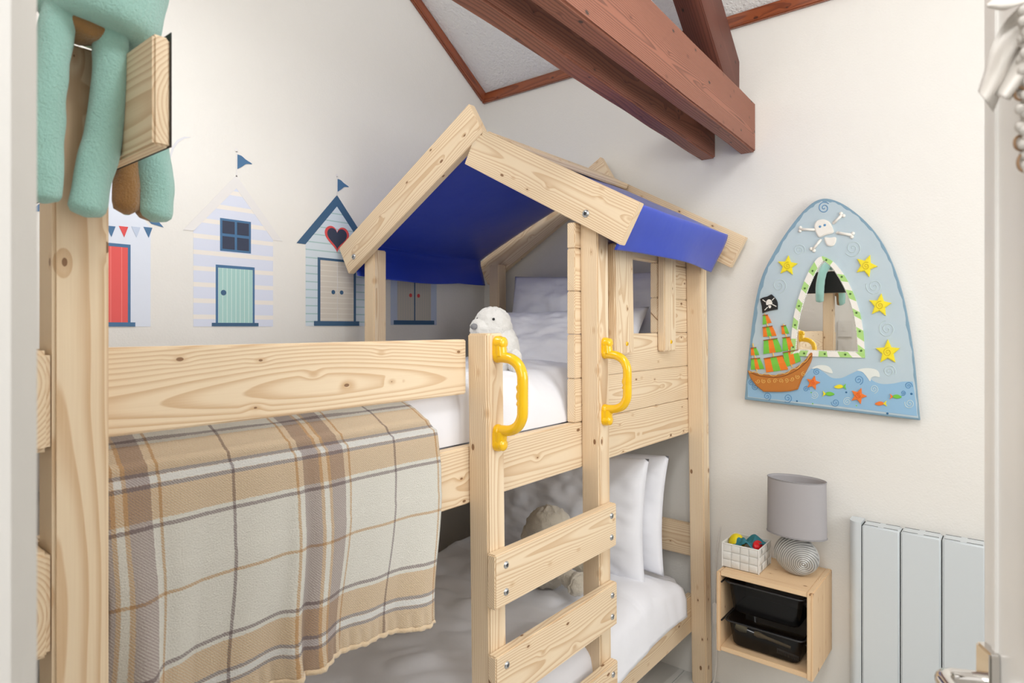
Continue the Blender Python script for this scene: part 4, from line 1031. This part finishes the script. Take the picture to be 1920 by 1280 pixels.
# ------------------------------------------------------------------ table lamp
LP = thing('table_lamp', (2.292, .597, .545), 'table lamp with oval grey shade and ridged silver pebble base', 'lamp')
def lamp():
    cx, cy = 2.292, .597
    bm = bmesh.new(); c = Vector((cx, cy, .612)); bmesh.ops.create_uvsphere(bm, u_segments=360, v_segments=240, radius=1)
    for v in bm.verts:
        p = v.co.copy(); p = Vector((math.copysign(abs(p.x)**1.0, p.x)*.040, p.y*.0735, p.z*.068))
        p.y += .002*(p.z/.068)
        if p.x < 0:
            d = math.hypot(p.y+.031, p.z+.017); k = min(1, -p.x/.012); n = Vector((-1, 0, 0)); p += n*k*.0013*math.sin(d*2*math.pi/.0066)
        v.co = p + c
        if v.co.z < .5465: v.co.z = .5465
    gl_ = NT('ridged_silver_ceramic'); q_ = gl_.sep(gl_.obj()); a_ = gl_.math('ADD', q_[1], -cy+.031); b_ = gl_.math('ADD', q_[2], -.612+.017)
    d_ = gl_.math('SQRT', gl_.math('ADD', gl_.math('MULTIPLY', a_, a_), gl_.math('MULTIPLY', b_, b_)))
    w_ = gl_.math('MULTIPLY_ADD', gl_.math('SINE', gl_.math('MULTIPLY', d_, 2*math.pi/.0066)), .5, .5)
    w_ = gl_.math('MAXIMUM', w_, gl_.math('GREATER_THAN', q_[0], cx-.006))
    gl_.put(gl_.b.inputs['Base Color'], gl_.mix(w_, srgb(146, 146, 144), srgb(208, 208, 206))); gl_.set(Roughness=.35, Metallic=.35); m = gl_.m; from_bm('lamp_base', bm, m, LP, smooth=True)
    tube('neck', [(cx, cy, .675), (cx, cy, .715)], .0085, METAL, LP, 16)
    tube('bulb_holder', [(cx, cy, .712), (cx, cy, .765)], .015, GLOSS, LP, 20); ell('bulb', (cx, cy, .795), (.022, .022, .03), plain('frosted_bulb', srgb(240, 240, 238), .3), LP)
    sh = NT('grey_fabric_shade'); n = sh.noise(sh.obj(), 700, 2); sh.put(sh.b.inputs['Base Color'], sh.mix(sh.math('MULTIPLY', n, .15), srgb(172, 168, 170), srgb(140, 138, 140))); sh.set(Roughness=.75); sh.bump(n, .2, .0005)
    bm = bmesh.new(); N = 72; rings = []
    for zz, ry, rx in ((.684, .0965, .064), (.690, .0965, .064), (.78, .0955, .062), (.868, .0945, .060), (.874, .0945, .060)):
        rings.append([bm.verts.new((cx+rx*math.cos(2*math.pi*k/N), cy+ry*math.sin(2*math.pi*k/N), zz)) for k in range(N)])
    for a, b in zip(rings, rings[1:]):
        for k in range(N): bm.faces.new((a[k], a[(k+1) % N], b[(k+1) % N], b[k]))
    o = from_bm('lamp_shade', bm, sh.m, LP, smooth=True); md = o.modifiers.new('s', 'SOLIDIFY'); md.thickness = .0016; md.offset = -1
    for zz, ry, rx in ((.685, .0968, .0643), (.874, .0948, .0603)):
        tube('shade_trim', [(cx+rx*math.cos(2*math.pi*k/N), cy+ry*math.sin(2*math.pi*k/N), zz) for k in range(N+1)], .0016, plain('grey_tape', srgb(150, 148, 150), .6), LP, 6)
    for a in (0, 2.1, 4.2): tube('shade_spider', [(cx, cy, .765), (cx+.06*math.cos(a), cy+.088*math.sin(a), .700)], .0012, METAL, LP, 6)
    tube('flex', catmull([(cx+.038, cy+.01, .556), (2.375, .66, .550), (2.395, .72, .550), (2.40, .84, .549)], 6), .0022, GLOSS, LP, 8)
    reparent(LP)
lamp()
CD = thing('power_cord', (2.39, .93, .3), 'white lamp flex with inline switch hanging beside the bed post', 'cord')
tube('flex', catmull([(2.405, .905, .62), (2.402, .92, .50), (2.402, .926, .34), (2.40, .926, .32)], 6), .0024, GLOSS, CD, 8)
bm = box_bm(2.391, 2.409, .917, .934, .232, .322, .006, 3); from_bm('inline_switch', bm, GLOSS, CD, auto=40)
tube('flex', catmull([(2.40, .926, .235), (2.402, .922, .18), (2.39, .915, .11), (2.34, .905, .05), (2.24, .89, .012), (2.08, .86, .004)], 8), .0024, GLOSS, CD, 8)
reparent(CD)

# ------------------------------------------------------------------ electric radiator
RA = thing('radiator', (2.38, .2, .1), 'white panelled electric radiator on the back wall beside the shelf', 'radiator')
RM = plain('radiator_enamel', srgb(212, 218, 221), .28, var=.01); DK = plain('dark_slot', srgb(30, 34, 36), .6)
zt = .742
def radiator():
    bm = bmesh.new(); pr = [(.4445+.0*k, 0) for k in range(0)]
    # rounded end cap
    out = []
    for k in range(13): a = math.pi/2*k/12; out.append((2.372-.030*math.sin(a)*1.0, .446-.026+.026*math.cos(a)))
    out = [(2.408, .446)] + out + [(2.342, .4075), (2.408, .4075)]
    f = bm.faces.new([bm.verts.new((x, y, .10)) for x, y in out]); r = bmesh.ops.extrude_face_region(bm, geom=[f])
    for v in r['geom']:
        if isinstance(v, bmesh.types.BMVert): v.co.z = zt+.006
    from_bm('end_cap', bm, RM, RA, auto=35)
    y = .405
    for k in range(4):
        y0 = y-.107; p = box('heating_panel', 2.340, 2.408, y0, y, .10, zt, RM, RA, bevel=.005, seg=3)
        for xa in (2.350, 2.398):
            for ya, yb in ((y0+.006, y0+.046), (y0+.062, y0+.102)): box('slot', xa-.0018, xa+.0018, ya, yb, zt-.001, zt+.0004, DK, p)
        box('gap', 2.350, 2.404, y0-.0028, y0+.0002, .102, zt-.006, DK, p); y -= .110
    box('back_plate', 2.350, 2.404, .4045, .4078, .102, zt-.004, DK, RA)
    for yy in (.35, .02): box('wall_bracket', 2.406, XW, yy-.02, yy+.02, .5, .56, RM, RA)
    box('wall_bracket', 2.406, XW, .33, .37, .16, .2, RM, RA)
    reparent(RA)
radiator()

# ------------------------------------------------------------------ open door at the right
hx, hy = .116, -.330; ex, ey = .822, .0295
dv = Vector((ex-hx, ey-hy, 0)); DL = dv.length; dv.normalize(); nv = Vector((-dv.y, dv.x, 0))   # nv faces the camera side
DM = Matrix((dv, -nv, Vector((0, 0, 1)))).transposed().to_4x4(); DM.translation = (hx, hy, 0)
def dbox(name, x0, x1, y0, y1, z0, z1, mat, parent, bevel=.002):
    bm = box_bm(x0, x1, y0, y1, z0, z1, bevel); bmesh.ops.transform(bm, matrix=DM, verts=bm.verts); return from_bm(name, bm, mat, parent, auto=40)
D = dbox('door_1', 0, DL, 0, .040, .01, 2.03, GLOSS, None, .003); structure(D)
for z0, z1 in ((.12, .86), (1.10, 1.92)):
    for a in ((.085, .10, z0, z1), (DL-.10, DL-.085, z0, z1), (.085, DL-.085, z0, z0+.015), (.085, DL-.085, z1-.015, z1)): dbox('panel_moulding', a[0], a[1], -.008, .001, a[2], a[3], GLOSS, D, .004)
dbox('edge_bead', DL-.030, DL-.022, -.003, .001, .02, 2.02, GLOSS, D, .001)
hp = dbox('handle_plate', DL-.034, DL-.006, -.010, .001, .925, 1.072, CHROME, D, .002); hp['label'] = 'polished chrome handle plate'
def dpt(x, y, z): return DM @ Vector((x, y, z))
bm = tube_bm(bmesh.new(), catmull([dpt(DL-.020, -.006, 1.038), dpt(DL-.020, -.030, 1.038), dpt(DL-.020, -.040, 1.038), dpt(DL-.026, -.047, 1.038), dpt(DL-.040, -.049, 1.037), dpt(DL-.09, -.049, 1.035), dpt(DL-.15, -.048, 1.033)], 6), .0085, 18)
lv = from_bm('lever_handle', bm, CHROME, hp, auto=50)
bpy.context.view_layer.update()

# ribbon and beaded heart hanging on the door
HB = thing('door_hanging', (.6, .0, 1.7), 'white ribbon and beaded lace decoration hanging at the door', 'decoration')
def cp(u, v, d): r = _ray(u, v); return Vector((r[0]*d, r[1]*d, EYE+r[2]*d))
RIB = sheet('white_satin_ribbon', srgb(214, 208, 200), 20, .2, .5); LACE = plain('lace_beads', srgb(196, 190, 182), .5, bump=(90, .8, .003)); WIRE = plain('rusty_wire', srgb(150, 118, 88), .5)
def ribbon(path, name='ribbon'):
    bm = bmesh.new(); A = []; 
    for L in catmull([(a[0], a[1], 0) for a in path[0]], 6): A.append(L)
    B = catmull([(a[0], a[1], 0) for a in path[1]], 6); n = len(A); G = []
    for i in range(n):
        row = []
        for j in range(7):
            f = j/6; p = A[i].lerp(B[i], f); dep = path[2] + .010*math.sin(f*math.pi*1.3+i*.12)
            row.append(bm.verts.new(cp(p.x, p.y, dep)))
        G.append(row)
    for i in range(n-1):
        for j in range(6): bm.faces.new((G[i][j], G[i+1][j], G[i+1][j+1], G[i][j+1]))
    o = from_bm(name, bm, RIB, HB, smooth=True); m = o.modifiers.new('s', 'SOLIDIFY'); m.thickness = .0008
ribbon(([(1915, 8), (1884, 40), (1862, 80), (1848, 130), (1835, 172)], [(1945, 30), (1922, 70), (1900, 110), (1880, 165), (1861, 209)], .52))
ribbon(([(1935, -30), (1900, -12), (1870, -5), (1850, 10)], [(1940, 0), (1910, 10), (1880, 18), (1852, 12)], .51))
ribbon(([(1925, 20), (1912, 60), (1898, 110), (1868, 178)], [(1960, 40), (1942, 90), (1925, 140), (1892, 188)], .505))
bm = bmesh.new()
for k in range(46):
    v_ = 20+k*6.6; u_ = 1921+6*math.sin(k*1.3)+ (random.random()-.5)*8; ell_bm(bm, cp(u_, v_, .50+random.uniform(-.008, .008)), (.0035, .0035, .0042), 8, 6)
from_bm('lace_beads', bm, LACE, HB, smooth=True)['kind'] = 'stuff'
for u_, v_, r_ in ((1912, 175, 10), (1913, 268, 11), (1922, 305, 14)):
    P = [cp(u_+r_*math.cos(a), v_+r_*1.2*math.sin(a), .50) for a in [2*math.pi*k/20 for k in range(21)]]; tube('wire_loop', P, .0012, WIRE, HB, 6)
bm = bmesh.new()
P = catmull([cp(1932, 5, .505), dpt(DL*.66, -.03, 1.95), dpt(DL*.66, -.004, 2.028), dpt(DL*.66, .02, 2.036), dpt(DL*.66, .044, 2.02)], 5); tube('hanging_cord', P, .0015, RIB, HB, 6)
reparent(HB)

# ------------------------------------------------------------------ wall plates seen in the mirror
for z0 in (1.33, 1.20):
    T = thing('wall_socket', (XF, .91, z0), 'white wall plate beside the near bed post, %s one, seen in the mirror' % ('upper' if z0 > 1.3 else 'lower'), 'socket')
    box('plate', XF+.0005, XF+.009, .866, .952, z0, z0+.11, GLOSS, T, bevel=.002); box('rocker', XF+.008, XF+.012, .90, .918, z0+.04, z0+.07, GLOSS, T, bevel=.001); reparent(T)

# wood colour on boxes built without grain coordinates
for o in lay_fix:
    at = o.data.attributes.new('wc', 'FLOAT_VECTOR', 'POINT')
    for i, v in enumerate(o.data.vertices): at.data[i].vector = (v.co.x, v.co.y*.2, v.co.z+.1)
